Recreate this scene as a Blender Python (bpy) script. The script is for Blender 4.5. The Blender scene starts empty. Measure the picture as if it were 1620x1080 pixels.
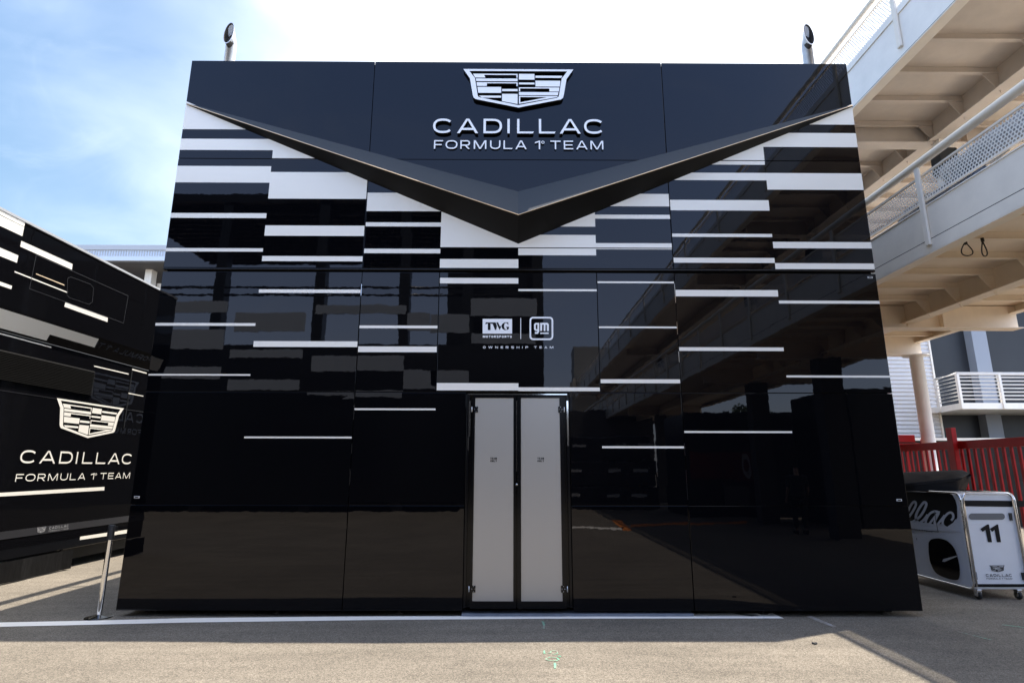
import bpy, bmesh, math, random
from mathutils import Vector, Matrix, noise
from mathutils.geometry import tessellate_polygon
random.seed(7)
R_ = math.radians
S = bpy.context.scene
C = S.collection

# ------------------------------------------------------------------ camera
F_PX, PITCH, YAW, ROLL, EYE = 908.0, R_(12.371), R_(0.2645), R_(0.1052), 1.65
_f = Vector((math.sin(YAW)*math.cos(PITCH), math.cos(YAW)*math.cos(PITCH), math.sin(PITCH)))
_r0 = Vector((math.cos(YAW), -math.sin(YAW), 0)); _u0 = _r0.cross(_f)
RT = _r0*math.cos(ROLL) + _u0*math.sin(ROLL)
UP = -_r0*math.sin(ROLL) + _u0*math.cos(ROLL)
FW = _f
cam = bpy.data.cameras.new('camera'); camo = bpy.data.objects.new('camera', cam); C.objects.link(camo)
cam.sensor_width = 36; cam.lens = F_PX/1620*36; cam.clip_start = .05; cam.clip_end = 2000
M = Matrix((RT, UP, -FW)).transposed().to_4x4(); M.translation = (0, 0, EYE)
camo.matrix_world = M
S.camera = camo

# ------------------------------------------------------------------ world, sun, exposure
SUNV = Vector((.2907, .1312, 1)).normalized()
EL = math.asin(SUNV.z); AZ = math.atan2(SUNV.x, SUNV.y)
w = bpy.data.worlds.new('World'); S.world = w; w.use_nodes = True
nt = w.node_tree; N = nt.nodes; L = nt.links
bg = N['Background']; bg.inputs['Strength'].default_value = .15
sky = N.new('ShaderNodeTexSky'); sky.sky_type = 'NISHITA'; sky.sun_disc = False
sky.sun_elevation = EL; sky.sun_rotation = AZ; sky.air_density = 1.0; sky.dust_density = 1.0; sky.ozone_density = 2.0
# thin high cloud as part of the sky
tc = N.new('ShaderNodeTexCoord'); mp = N.new('ShaderNodeMapping'); L.new(tc.outputs['Generated'], mp.inputs['Vector'])
mp.inputs['Scale'].default_value = (1.0, 1.3, 2.6); mp.inputs['Location'].default_value = (.35, .1, .2)
n1 = N.new('ShaderNodeTexNoise'); n1.inputs['Scale'].default_value = 2.1; n1.inputs['Detail'].default_value = 7; n1.inputs['Roughness'].default_value = .45
n1.inputs['Distortion'].default_value = .5
L.new(mp.outputs['Vector'], n1.inputs['Vector'])
dt = N.new('ShaderNodeVectorMath'); dt.operation = 'DOT_PRODUCT'
L.new(tc.outputs['Generated'], dt.inputs[0]); dt.inputs[1].default_value = Vector((.80, .62, .45)).normalized()
ma = N.new('ShaderNodeMath'); ma.operation = 'MULTIPLY_ADD'; ma.inputs[1].default_value = .70; L.new(dt.outputs['Value'], ma.inputs[0])
na = N.new('ShaderNodeMath'); na.operation = 'MULTIPLY_ADD'; na.inputs[1].default_value = .46; na.inputs[2].default_value = .27; L.new(n1.outputs['Fac'], na.inputs[0]); L.new(na.outputs[0], ma.inputs[2])
cr = N.new('ShaderNodeMapRange'); cr.interpolation_type = 'SMOOTHSTEP'
cr.inputs['From Min'].default_value = .47; cr.inputs['From Max'].default_value = 1.12; cr.inputs['To Max'].default_value = .92
L.new(ma.outputs[0], cr.inputs['Value'])
mx = N.new('ShaderNodeMix'); mx.data_type = 'RGBA'
# the open sky away from the sun is the deepest and brightest blue in the panels
tint2 = N.new('ShaderNodeVectorMath'); tint2.operation = 'MULTIPLY'
tint = N.new('ShaderNodeMix'); tint.data_type = 'RGBA'; tint.blend_type = 'MULTIPLY'; tint.inputs['Factor'].default_value = 1
L.new(sky.outputs['Color'], tint.inputs['A']); tint.inputs['B'].default_value = (.97, .968, .90, 1)
# pale haze low in the sky
sz = N.new('ShaderNodeSeparateXYZ'); L.new(tc.outputs['Generated'], sz.inputs[0])
hz = N.new('ShaderNodeMapRange'); hz.interpolation_type = 'SMOOTHSTEP'; hz.inputs['From Min'].default_value = .15; hz.inputs['From Max'].default_value = .62; hz.inputs['To Min'].default_value = .5; hz.inputs['To Max'].default_value = 0
L.new(sz.outputs['Z'], hz.inputs['Value'])
hm = N.new('ShaderNodeMix'); hm.data_type = 'RGBA'; L.new(hz.outputs['Result'], hm.inputs['Factor']); L.new(tint.outputs['Result'], hm.inputs['A']); L.new(hm.outputs['Result'], tint2.inputs[0]); hm.inputs['B'].default_value = (2.9, 3.15, 3.5, 1)
L.new(cr.outputs['Result'], mx.inputs['Factor']); mp2 = N.new('ShaderNodeMapping'); mp2.inputs['Scale'].default_value = (1.6, 4.2, 4.0); mp2.inputs['Rotation'].default_value = (.3, .2, .5); L.new(tc.outputs['Generated'], mp2.inputs['Vector'])
n2 = N.new('ShaderNodeTexNoise'); n2.inputs['Scale'].default_value = 2.2; n2.inputs['Detail'].default_value = 8; n2.inputs['Roughness'].default_value = .55; n2.inputs['Distortion'].default_value = .8; L.new(mp2.outputs['Vector'], n2.inputs['Vector'])
c2 = N.new('ShaderNodeMapRange'); c2.interpolation_type = 'SMOOTHSTEP'; c2.inputs['From Min'].default_value = .46; c2.inputs['From Max'].default_value = .78; c2.inputs['To Max'].default_value = .09; L.new(n2.outputs['Fac'], c2.inputs['Value'])
m2_ = N.new('ShaderNodeMix'); m2_.data_type = 'RGBA'; L.new(c2.outputs['Result'], m2_.inputs['Factor']); L.new(tint2.outputs[0], m2_.inputs['A']); m2_.inputs['B'].default_value = (6.2, 6.5, 7.0, 1)
L.new(m2_.outputs['Result'], mx.inputs['A']); mx.inputs['B'].default_value = (7.6, 7.8, 8.0, 1)
sp2 = N.new('ShaderNodeMapRange'); sp2.interpolation_type = 'SMOOTHSTEP'; sp2.inputs['From Min'].default_value = -.55; sp2.inputs['From Max'].default_value = .75; sp2.inputs['To Min'].default_value = 0; sp2.inputs['To Max'].default_value = 1
L.new(sz.outputs['Y'], sp2.inputs['Value'])
gc = N.new('ShaderNodeMix'); gc.data_type = 'RGBA'; L.new(sp2.outputs['Result'], gc.inputs['Factor']); gc.inputs['A'].default_value = (1.58, 1.60, 1.84, 1); gc.inputs['B'].default_value = (.54, .67, .73, 1)
L.new(gc.outputs['Result'], tint2.inputs[1])
L.new(mx.outputs['Result'], bg.inputs['Color'])

sun = bpy.data.lights.new('sun', 'SUN'); sun.energy = 4.1; sun.angle = R_(.5); sun.color = (1, .93, .83)
suno = bpy.data.objects.new('sun', sun); C.objects.link(suno)
suno.rotation_euler = SUNV.to_track_quat('Z', 'Y').to_euler(); suno.location = (0, 0, 30)
S.view_settings.view_transform = 'Standard'; S.view_settings.look = 'None'
S.view_settings.exposure = 1.2; S.view_settings.gamma = 1
S.cycles.max_bounces = 10; S.cycles.diffuse_bounces = 8; S.cycles.transparent_max_bounces = 12

# ------------------------------------------------------------------ helpers: a measured point of the picture on a known plane of the place
def ray(x, y): return (x-810)/F_PX*RT - (y-540)/F_PX*UP + FW
def onY(x, y, Y):
    d = ray(x, y); return Vector((0, 0, EYE)) + d*(Y/d.y)
def onX(x, y, X):
    d = ray(x, y); return Vector((0, 0, EYE)) + d*(X/d.x)
def onZ(x, y, Z=0.):
    d = ray(x, y); return Vector((0, 0, EYE)) + d*((Z-EYE)/d.z)

# ------------------------------------------------------------------ materials
def mat(name, col, rough=.5, metal=0., spec=.5, bump=0., bscale=20., bdist=.01, var=0., vscale=3., coat=0., bstretch=None, alpha=None, detail=4):
    m = bpy.data.materials.new(name); m.use_nodes = True
    t = m.node_tree; n = t.nodes; l = t.links; p = n['Principled BSDF']
    p.inputs['Base Color'].default_value = (*col, 1); p.inputs['Roughness'].default_value = rough
    p.inputs['Metallic'].default_value = metal; p.inputs['Specular IOR Level'].default_value = spec
    if coat: p.inputs['Coat Weight'].default_value = coat; p.inputs['Coat Roughness'].default_value = .02
    tcn = n.new('ShaderNodeTexCoord')
    if bump:
        src = tcn.outputs['Object']
        if bstretch:
            mpn = n.new('ShaderNodeMapping'); mpn.inputs['Scale'].default_value = bstretch; l.new(src, mpn.inputs['Vector']); src = mpn.outputs['Vector']
        nn = n.new('ShaderNodeTexNoise'); nn.inputs['Scale'].default_value = bscale; nn.inputs['Detail'].default_value = detail; l.new(src, nn.inputs['Vector'])
        b = n.new('ShaderNodeBump'); b.inputs['Strength'].default_value = bump; b.inputs['Distance'].default_value = bdist
        l.new(nn.outputs['Fac'], b.inputs['Height']); l.new(b.outputs['Normal'], p.inputs['Normal'])
    if var:
        nn = n.new('ShaderNodeTexNoise'); nn.inputs['Scale'].default_value = vscale; nn.inputs['Detail'].default_value = 6; nn.inputs['Roughness'].default_value = .65
        l.new(tcn.outputs['Object'], nn.inputs['Vector'])
        r = n.new('ShaderNodeValToRGB'); r.color_ramp.elements[0].position = .3; r.color_ramp.elements[1].position = .7
        r.color_ramp.elements[0].color = (*[c*(1-var) for c in col], 1); r.color_ramp.elements[1].color = (*[min(1, c*(1+var)) for c in col], 1)
        l.new(nn.outputs['Fac'], r.inputs['Fac']); l.new(r.outputs['Color'], p.inputs['Base Color'])
    return m

BLACK = mat('gloss_black_acrylic', (.0016, .0018, .0028), rough=.012, spec=.35, bump=.022, bscale=4.5, bdist=.008, bstretch=(1, 1, 1.6), detail=3)
BLACK.node_tree.nodes['Principled BSDF'].inputs['Specular Tint'].default_value = (.98, .96, 1.0, 1)
WHITE = mat('white_vinyl', (.93, .89, .80), rough=.18, spec=.5)
SIGNWHITE = mat('white_letter_face', (.94, .95, .96), rough=.2)
DARK = mat('matt_black', (.005, .005, .006), rough=.55, spec=.2)
DARKG = mat('satin_black_frame', (.004, .004, .005), rough=.16, spec=.25)
CHEV_UP = mat('chevron_grey', (.042, .049, .056), rough=.6, spec=.2)
CHEV_LO = mat('chevron_black', (.005, .005, .0055), rough=.42, spec=.25)
GOLD = mat('gold_strip', (.85, .66, .46), rough=.55, spec=.2)
FROST = mat('frosted_door_panel', (.46, .437, .40), rough=.30, spec=.6, metal=.4)
CHROME = mat('chrome', (.82, .82, .83), rough=.07, metal=1.)
STEEL = mat('galvanised_steel', (.66, .67, .69), rough=.45, metal=.4, var=.12, vscale=9)
PIPEIN = mat('sooty_pipe_bore', (.045, .038, .032), rough=.8, var=.5, vscale=14)
TRUCKB = mat('trailer_black_paint', (.004, .004, .005), rough=.02, spec=.5, bump=.06, bscale=1.3, bdist=.02)
TRUCKM = mat('trailer_grey_trim', (.03, .03, .034), rough=.3)
CLOTH = mat('skirt_vinyl', (.007, .007, .0075), rough=.6, spec=.12, bump=.5, bscale=5, bdist=.03, bstretch=(1, 1.5, .6))
LOUVRE = mat('louvre_bronze', (.006, .0055, .005), rough=.6, spec=.06)
CREAM = mat('cream_steel_paint', (.80, .74, .65), rough=.45, var=.08, vscale=2.2, bump=.05, bscale=40, bdist=.002)
CREAMW = mat('white_steel_paint', (.90, .87, .81), rough=.4, var=.06, vscale=2.6)
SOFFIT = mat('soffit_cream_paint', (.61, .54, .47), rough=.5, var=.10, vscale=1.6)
LSOFFIT = mat('bounce_lit_soffit', (.87, .77, .64), rough=.5, var=.08, vscale=1.6)  # soffit paint lightened to stand in for light bounced under the lower footbridge
GREYST = mat('light_grey_steel_paint', (.86, .80, .70), rough=.4, var=.06, vscale=2.5)
BLACKR = mat('black_rubber', (.012, .012, .012), rough=.6)
RED = mat('red_gate_paint', (.42, .009, .011), rough=.5, spec=.25, var=.15, vscale=6)
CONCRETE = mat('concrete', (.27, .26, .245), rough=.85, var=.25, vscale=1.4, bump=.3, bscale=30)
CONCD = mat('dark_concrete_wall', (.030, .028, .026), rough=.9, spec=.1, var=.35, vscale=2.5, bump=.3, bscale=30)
ALUWALL = mat('corrugated_sheet', (.62, .61, .61), rough=.4, metal=.1)
BGDARK = mat('dark_facade_panel', (.026, .029, .034), rough=.4, spec=.3, var=.15, vscale=.4)
BGPIL = mat('grey_facade_pillar', (.26, .29, .34), rough=.5)
ROOFGREY = mat('roof_sheet_grey', (.46, .48, .50), rough=.5)
ROOFBLUE = mat('roof_fascia_blue', (.62, .70, .80), rough=.45)
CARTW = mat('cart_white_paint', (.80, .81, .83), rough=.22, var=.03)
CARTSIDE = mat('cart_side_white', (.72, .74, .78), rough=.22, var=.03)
CARTGREY = mat('cart_slot_grey', (.16, .165, .17), rough=.4)
GLASSY = mat('glossy_black_panel', (.004, .004, .004), rough=.05)
BAG = mat('black_vinyl_cover', (.012, .012, .013), rough=.6, spec=.1, bump=.35, bscale=7, bdist=.03)
FILM = mat('clear_plastic_film', (.30, .33, .37), rough=.12, spec=.9, bump=.9, bscale=16, bdist=.05)
FILMB = mat('bluish_film', (.10, .13, .19), rough=.12, spec=.9, bump=.9, bscale=22, bdist=.05)
LEAF = mat('leaf', (.05, .075, .025), rough=.55, var=.4, vscale=3)
BARK = mat('bark', (.11, .085, .06), rough=.9, var=.3, vscale=8)
SAFETYO = mat('orange_road_paint', (.75, .22, .03), rough=.7)
ORANGE = SAFETYO

def asphalt():
    m = bpy.data.materials.new('asphalt'); m.use_nodes = True
    t = m.node_tree; n = t.nodes; l = t.links; p = n['Principled BSDF']; p.inputs['Roughness'].default_value = .9; p.inputs['Specular IOR Level'].default_value = .25
    tcn = n.new('ShaderNodeTexCoord')
    def noi(sc, det, ro=.6):
        a = n.new('ShaderNodeTexNoise'); a.inputs['Scale'].default_value = sc; a.inputs['Detail'].default_value = det; a.inputs['Roughness'].default_value = ro; l.new(tcn.outputs['Object'], a.inputs['Vector']); return a
    big = noi(.55, 6); mid = noi(6, 4); fine = noi(115, 3, .75)
    vo = n.new('ShaderNodeTexVoronoi'); vo.inputs['Scale'].default_value = 95; l.new(tcn.outputs['Object'], vo.inputs['Vector'])
    r = n.new('ShaderNodeValToRGB'); e = r.color_ramp.elements
    e[0].position = .28; e[0].color = (0.0745, 0.0648, 0.0530, 1); e[1].position = .72; e[1].color = (0.3064, 0.2706, 0.2210, 1)
    x = e.new(.5); x.color = (0.1789, 0.1542, 0.1205, 1)
    l.new(fine.outputs['Fac'], r.inputs['Fac'])
    sp = n.new('ShaderNodeMapRange'); sp.inputs['From Min'].default_value = 0; sp.inputs['From Max'].default_value = 1; sp.inputs['To Min'].default_value = .5; sp.inputs['To Max'].default_value = 1.5
    sx = n.new('ShaderNodeSeparateColor'); l.new(vo.outputs['Color'], sx.inputs['Color']); l.new(sx.outputs['Red'], sp.inputs['Value'])
    m1 = n.new('ShaderNodeMix'); m1.data_type = 'RGBA'; m1.blend_type = 'MULTIPLY'; m1.inputs['Factor'].default_value = .75
    l.new(r.outputs['Color'], m1.inputs['A']); l.new(sp.outputs['Result'], m1.inputs['B'])
    bm_ = n.new('ShaderNodeMapRange'); bm_.inputs['From Min'].default_value = .3; bm_.inputs['From Max'].default_value = .7; bm_.inputs['To Min'].default_value = .82; bm_.inputs['To Max'].default_value = 1.12
    l.new(big.outputs['Fac'], bm_.inputs['Value'])
    m2 = n.new('ShaderNodeMix'); m2.data_type = 'RGBA'; m2.blend_type = 'MULTIPLY'; m2.inputs['Factor'].default_value = 1
    l.new(m1.outputs['Result'], m2.inputs['A']); l.new(bm_.outputs['Result'], m2.inputs['B'])
    bm2 = n.new('ShaderNodeMapRange'); bm2.inputs['From Min'].default_value = .35; bm2.inputs['From Max'].default_value = .65; bm2.inputs['To Min'].default_value = .95; bm2.inputs['To Max'].default_value = 1.04
    l.new(mid.outputs['Fac'], bm2.inputs['Value'])
    m3 = n.new('ShaderNodeMix'); m3.data_type = 'RGBA'; m3.blend_type = 'MULTIPLY'; m3.inputs['Factor'].default_value = 1
    l.new(m2.outputs['Result'], m3.inputs['A']); l.new(bm2.outputs['Result'], m3.inputs['B'])
    # oil drips, scuffs and long faint tyre streaks
    stn = n.new('ShaderNodeTexNoise'); stn.inputs['Scale'].default_value = 2.3; stn.inputs['Detail'].default_value = 9; stn.inputs['Roughness'].default_value = .72; l.new(tcn.outputs['Object'], stn.inputs['Vector'])
    sr = n.new('ShaderNodeMapRange'); sr.inputs['From Min'].default_value = .60; sr.inputs['From Max'].default_value = .72; sr.inputs['To Min'].default_value = 1; sr.inputs['To Max'].default_value = .70; l.new(stn.outputs['Fac'], sr.inputs['Value'])
    mps = n.new('ShaderNodeMapping'); mps.inputs['Scale'].default_value = (.35, 3.2, 1); mps.inputs['Rotation'].default_value = (0, 0, .12); l.new(tcn.outputs['Object'], mps.inputs['Vector'])
    stk = n.new('ShaderNodeTexNoise'); stk.inputs['Scale'].default_value = 1.6; stk.inputs['Detail'].default_value = 5; l.new(mps.outputs['Vector'], stk.inputs['Vector'])
    sk = n.new('ShaderNodeMapRange'); sk.inputs['From Min'].default_value = .35; sk.inputs['From Max'].default_value = .68; sk.inputs['To Min'].default_value = 1.05; sk.inputs['To Max'].default_value = .87; l.new(stk.outputs['Fac'], sk.inputs['Value'])
    mm = n.new('ShaderNodeMath'); mm.operation = 'MULTIPLY'; l.new(sr.outputs['Result'], mm.inputs[0]); l.new(sk.outputs['Result'], mm.inputs[1])
    m4 = n.new('ShaderNodeMix'); m4.data_type = 'RGBA'; m4.blend_type = 'MULTIPLY'; m4.inputs['Factor'].default_value = 1
    l.new(m3.outputs['Result'], m4.inputs['A']); l.new(mm.outputs[0], m4.inputs['B'])
    l.new(m4.outputs['Result'], p.inputs['Base Color'])
    b = n.new('ShaderNodeBump'); b.inputs['Strength'].default_value = .4; b.inputs['Distance'].default_value = .006
    l.new(fine.outputs['Fac'], b.inputs['Height']); l.new(b.outputs['Normal'], p.inputs['Normal'])
    return m
ASPH = asphalt()

def worn_paint(name, col, thr):
    m = bpy.data.materials.new(name); m.use_nodes = True
    t = m.node_tree; n = t.nodes; l = t.links; p = n['Principled BSDF']; p.inputs['Roughness'].default_value = .75
    tcn = n.new('ShaderNodeTexCoord')
    a = n.new('ShaderNodeTexNoise'); a.inputs['Scale'].default_value = 14; a.inputs['Detail'].default_value = 8; a.inputs['Roughness'].default_value = .75; l.new(tcn.outputs['Object'], a.inputs['Vector'])
    r = n.new('ShaderNodeValToRGB'); r.color_ramp.elements[0].position = thr; r.color_ramp.elements[1].position = thr+.12
    r.color_ramp.elements[0].color = (.26, .23, .19, 1); r.color_ramp.elements[1].color = (*col, 1)
    l.new(a.outputs['Fac'], r.inputs['Fac']); l.new(r.outputs['Color'], p.inputs['Base Color'])
    return m
LINEW = worn_paint('worn_white_line', (.95, .89, .79), .27)
LINEF = worn_paint('faded_white_line', (.36, .35, .34), .47)
GREENP = worn_paint('green_spray', (.13, .42, .26), .42)
MATBLUE = mat('blue_grey_threshold', (.16, .18, .22), rough=.6, var=.15, vscale=6)

def perforated(name, col, pitch, rad):
    m = bpy.data.materials.new(name); m.use_nodes = True
    t = m.node_tree; n = t.nodes; l = t.links; p = n['Principled BSDF']
    p.inputs['Base Color'].default_value = (*col, 1); p.inputs['Roughness'].default_value = .4; p.inputs['Metallic'].default_value = .2
    tcn = n.new('ShaderNodeTexCoord')
    def grid(off):
        mpn = n.new('ShaderNodeMapping'); mpn.vector_type = 'POINT'
        mpn.inputs['Scale'].default_value = (0, 1/pitch, 1/(pitch*1.732)); mpn.inputs['Location'].default_value = (.5, off, off)
        l.new(tcn.outputs['Object'], mpn.inputs['Vector'])
        fr = n.new('ShaderNodeVectorMath'); fr.operation = 'FRACTION'; l.new(mpn.outputs['Vector'], fr.inputs[0])
        sb = n.new('ShaderNodeVectorMath'); sb.operation = 'SUBTRACT'; l.new(fr.outputs[0], sb.inputs[0]); sb.inputs[1].default_value = (.5, .5, .5)
        sc = n.new('ShaderNodeVectorMath'); sc.operation = 'MULTIPLY'; l.new(sb.outputs[0], sc.inputs[0]); sc.inputs[1].default_value = (0, 1, 1.732)
        le = n.new('ShaderNodeVectorMath'); le.operation = 'LENGTH'; l.new(sc.outputs[0], le.inputs[0])
        return le.outputs['Value']
    mn = n.new('ShaderNodeMath'); mn.operation = 'MINIMUM'; l.new(grid(0), mn.inputs[0]); l.new(grid(.5), mn.inputs[1])
    gt = n.new('ShaderNodeMath'); gt.operation = 'GREATER_THAN'; l.new(mn.outputs[0], gt.inputs[0]); gt.inputs[1].default_value = rad
    l.new(gt.outputs[0], p.inputs['Alpha'])
    return m
PERF = perforated('perforated_sheet', (.80, .78, .74), .052, .33)

# ------------------------------------------------------------------ mesh builder
class MB:
    def __init__(s): s.bm = bmesh.new(); s.mats = []
    def mi(s, m):
        if m not in s.mats: s.mats.append(m)
        return s.mats.index(m)
    def face(s, pts, m, smooth=False):
        vs = [s.bm.verts.new(p) for p in pts]
        try: f = s.bm.faces.new(vs)
        except ValueError: return None
        f.material_index = s.mi(m); f.smooth = smooth; return f
    def box(s, x0, x1, y0, y1, z0, z1, m):
        v = [s.bm.verts.new((x, y, z)) for x in (x0, x1) for y in (y0, y1) for z in (z0, z1)]
        for q in ((0,1,3,2),(4,6,7,5),(0,4,5,1),(2,3,7,6),(0,2,6,4),(1,5,7,3)):
            f = s.bm.faces.new([v[i] for i in q]); f.material_index = s.mi(m)
    def prism(s, poly, ext, m, mside=None, back=True):
        """closed 3-D polygon poly swept by vector ext (concave allowed)"""
        n = len(poly); a = [s.bm.verts.new(p) for p in poly]; b = [s.bm.verts.new(Vector(p)+Vector(ext)) for p in poly]
        tri = tessellate_polygon([[Vector(p) for p in poly]])
        for t in tri:
            try: f = s.bm.faces.new([a[i] for i in t]); f.material_index = s.mi(m)
            except ValueError: pass
            if back:
                try: f = s.bm.faces.new([b[i] for i in reversed(t)]); f.material_index = s.mi(mside or m)
                except ValueError: pass
        for i in range(n):
            j = (i+1) % n
            f = s.bm.faces.new([a[i], b[i], b[j], a[j]]); f.material_index = s.mi(mside or m)
    def flat(s, poly, m):
        a = [s.bm.verts.new(p) for p in poly]
        for t in tessellate_polygon([[Vector(p) for p in poly]]):
            try: f = s.bm.faces.new([a[i] for i in t]); f.material_index = s.mi(m)
            except ValueError: pass
    def tube(s, path, r, m, seg=10, cap=True, closed=False):
        path = [Vector(p) for p in path]; rings = []; n = len(path); prev = None
        for i, p in enumerate(path):
            if closed: d = (path[(i+1) % n]-path[i-1])
            else: d = (path[min(i+1, n-1)]-path[max(i-1, 0)])
            d.normalize()
            if prev is None:
                ref = Vector((0, 0, 1)) if abs(d.z) < .9 else Vector((1, 0, 0)); u = d.cross(ref).normalized()
            else: u = (prev - d*prev.dot(d)).normalized()
            prev = u; v = d.cross(u)
            rr = r[i] if isinstance(r, (list, tuple)) else r
            if not closed and 0 < i < n-1:
                c = (path[i]-path[i-1]).normalized().dot((path[i+1]-path[i]).normalized()); k = 1/max(.5, math.sqrt((1+c)/2))
            else: k = 1
            rings.append([s.bm.verts.new(p+(u*math.cos(2*math.pi*q/seg)+v*math.sin(2*math.pi*q/seg))*rr*(1 if k == 1 else (1+(k-1)*.5))) for q in range(seg)])
        mi = s.mi(m)
        for i in range(n if closed else n-1):
            A = rings[i]; B = rings[(i+1) % n]
            for q in range(seg):
                f = s.bm.faces.new([A[q], A[(q+1) % seg], B[(q+1) % seg], B[q]]); f.material_index = mi; f.smooth = True
        if cap and not closed:
            f = s.bm.faces.new(rings[0][::-1]); f.material_index = mi
            f = s.bm.faces.new(rings[-1]); f.material_index = mi
    def lathe(s, c, prof, m, seg=24):
        c = Vector(c); rings = [[s.bm.verts.new(c+Vector((r*math.cos(2*math.pi*q/seg), r*math.sin(2*math.pi*q/seg), z))) for q in range(seg)] for r, z in prof]
        mi = s.mi(m)
        for A, B in zip(rings, rings[1:]):
            for q in range(seg):
                f = s.bm.faces.new([A[q], A[(q+1) % seg], B[(q+1) % seg], B[q]]); f.material_index = mi; f.smooth = True
        f = s.bm.faces.new(rings[-1]); f.material_index = mi
    def build(s, name, parent=None, bevel=0, fixn=True):
        if fixn: bmesh.ops.recalc_face_normals(s.bm, faces=s.bm.faces)
        loc = root_loc(parent)
        for v in s.bm.verts: v.co -= loc
        me = bpy.data.meshes.new(name); s.bm.to_mesh(me); s.bm.free()
        for m in s.mats: me.materials.append(m)
        o = bpy.data.objects.new(name, me); C.objects.link(o)
        if parent: o.parent = parent
        if bevel:
            b = o.modifiers.new('edge', 'BEVEL'); b.width = bevel; b.segments = 2; b.limit_method = 'ANGLE'; b.angle_limit = R_(40); b.harden_normals = False
        return o
def root_loc(p):
    if p is None: return Vector((0, 0, 0))
    while p.parent: p = p.parent
    return Vector(p.location)
def tag(o, label, cat, group=None, kind=None):
    if label: o['label'] = label
    if cat: o['category'] = cat
    if group: o['group'] = group
    if kind: o['kind'] = kind
    return o
def thing(name, loc, label, cat, group=None):
    o = bpy.data.objects.new(name, None); C.objects.link(o); o.location = loc; o.empty_display_size = .3
    return tag(o, label, cat, group)

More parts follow.
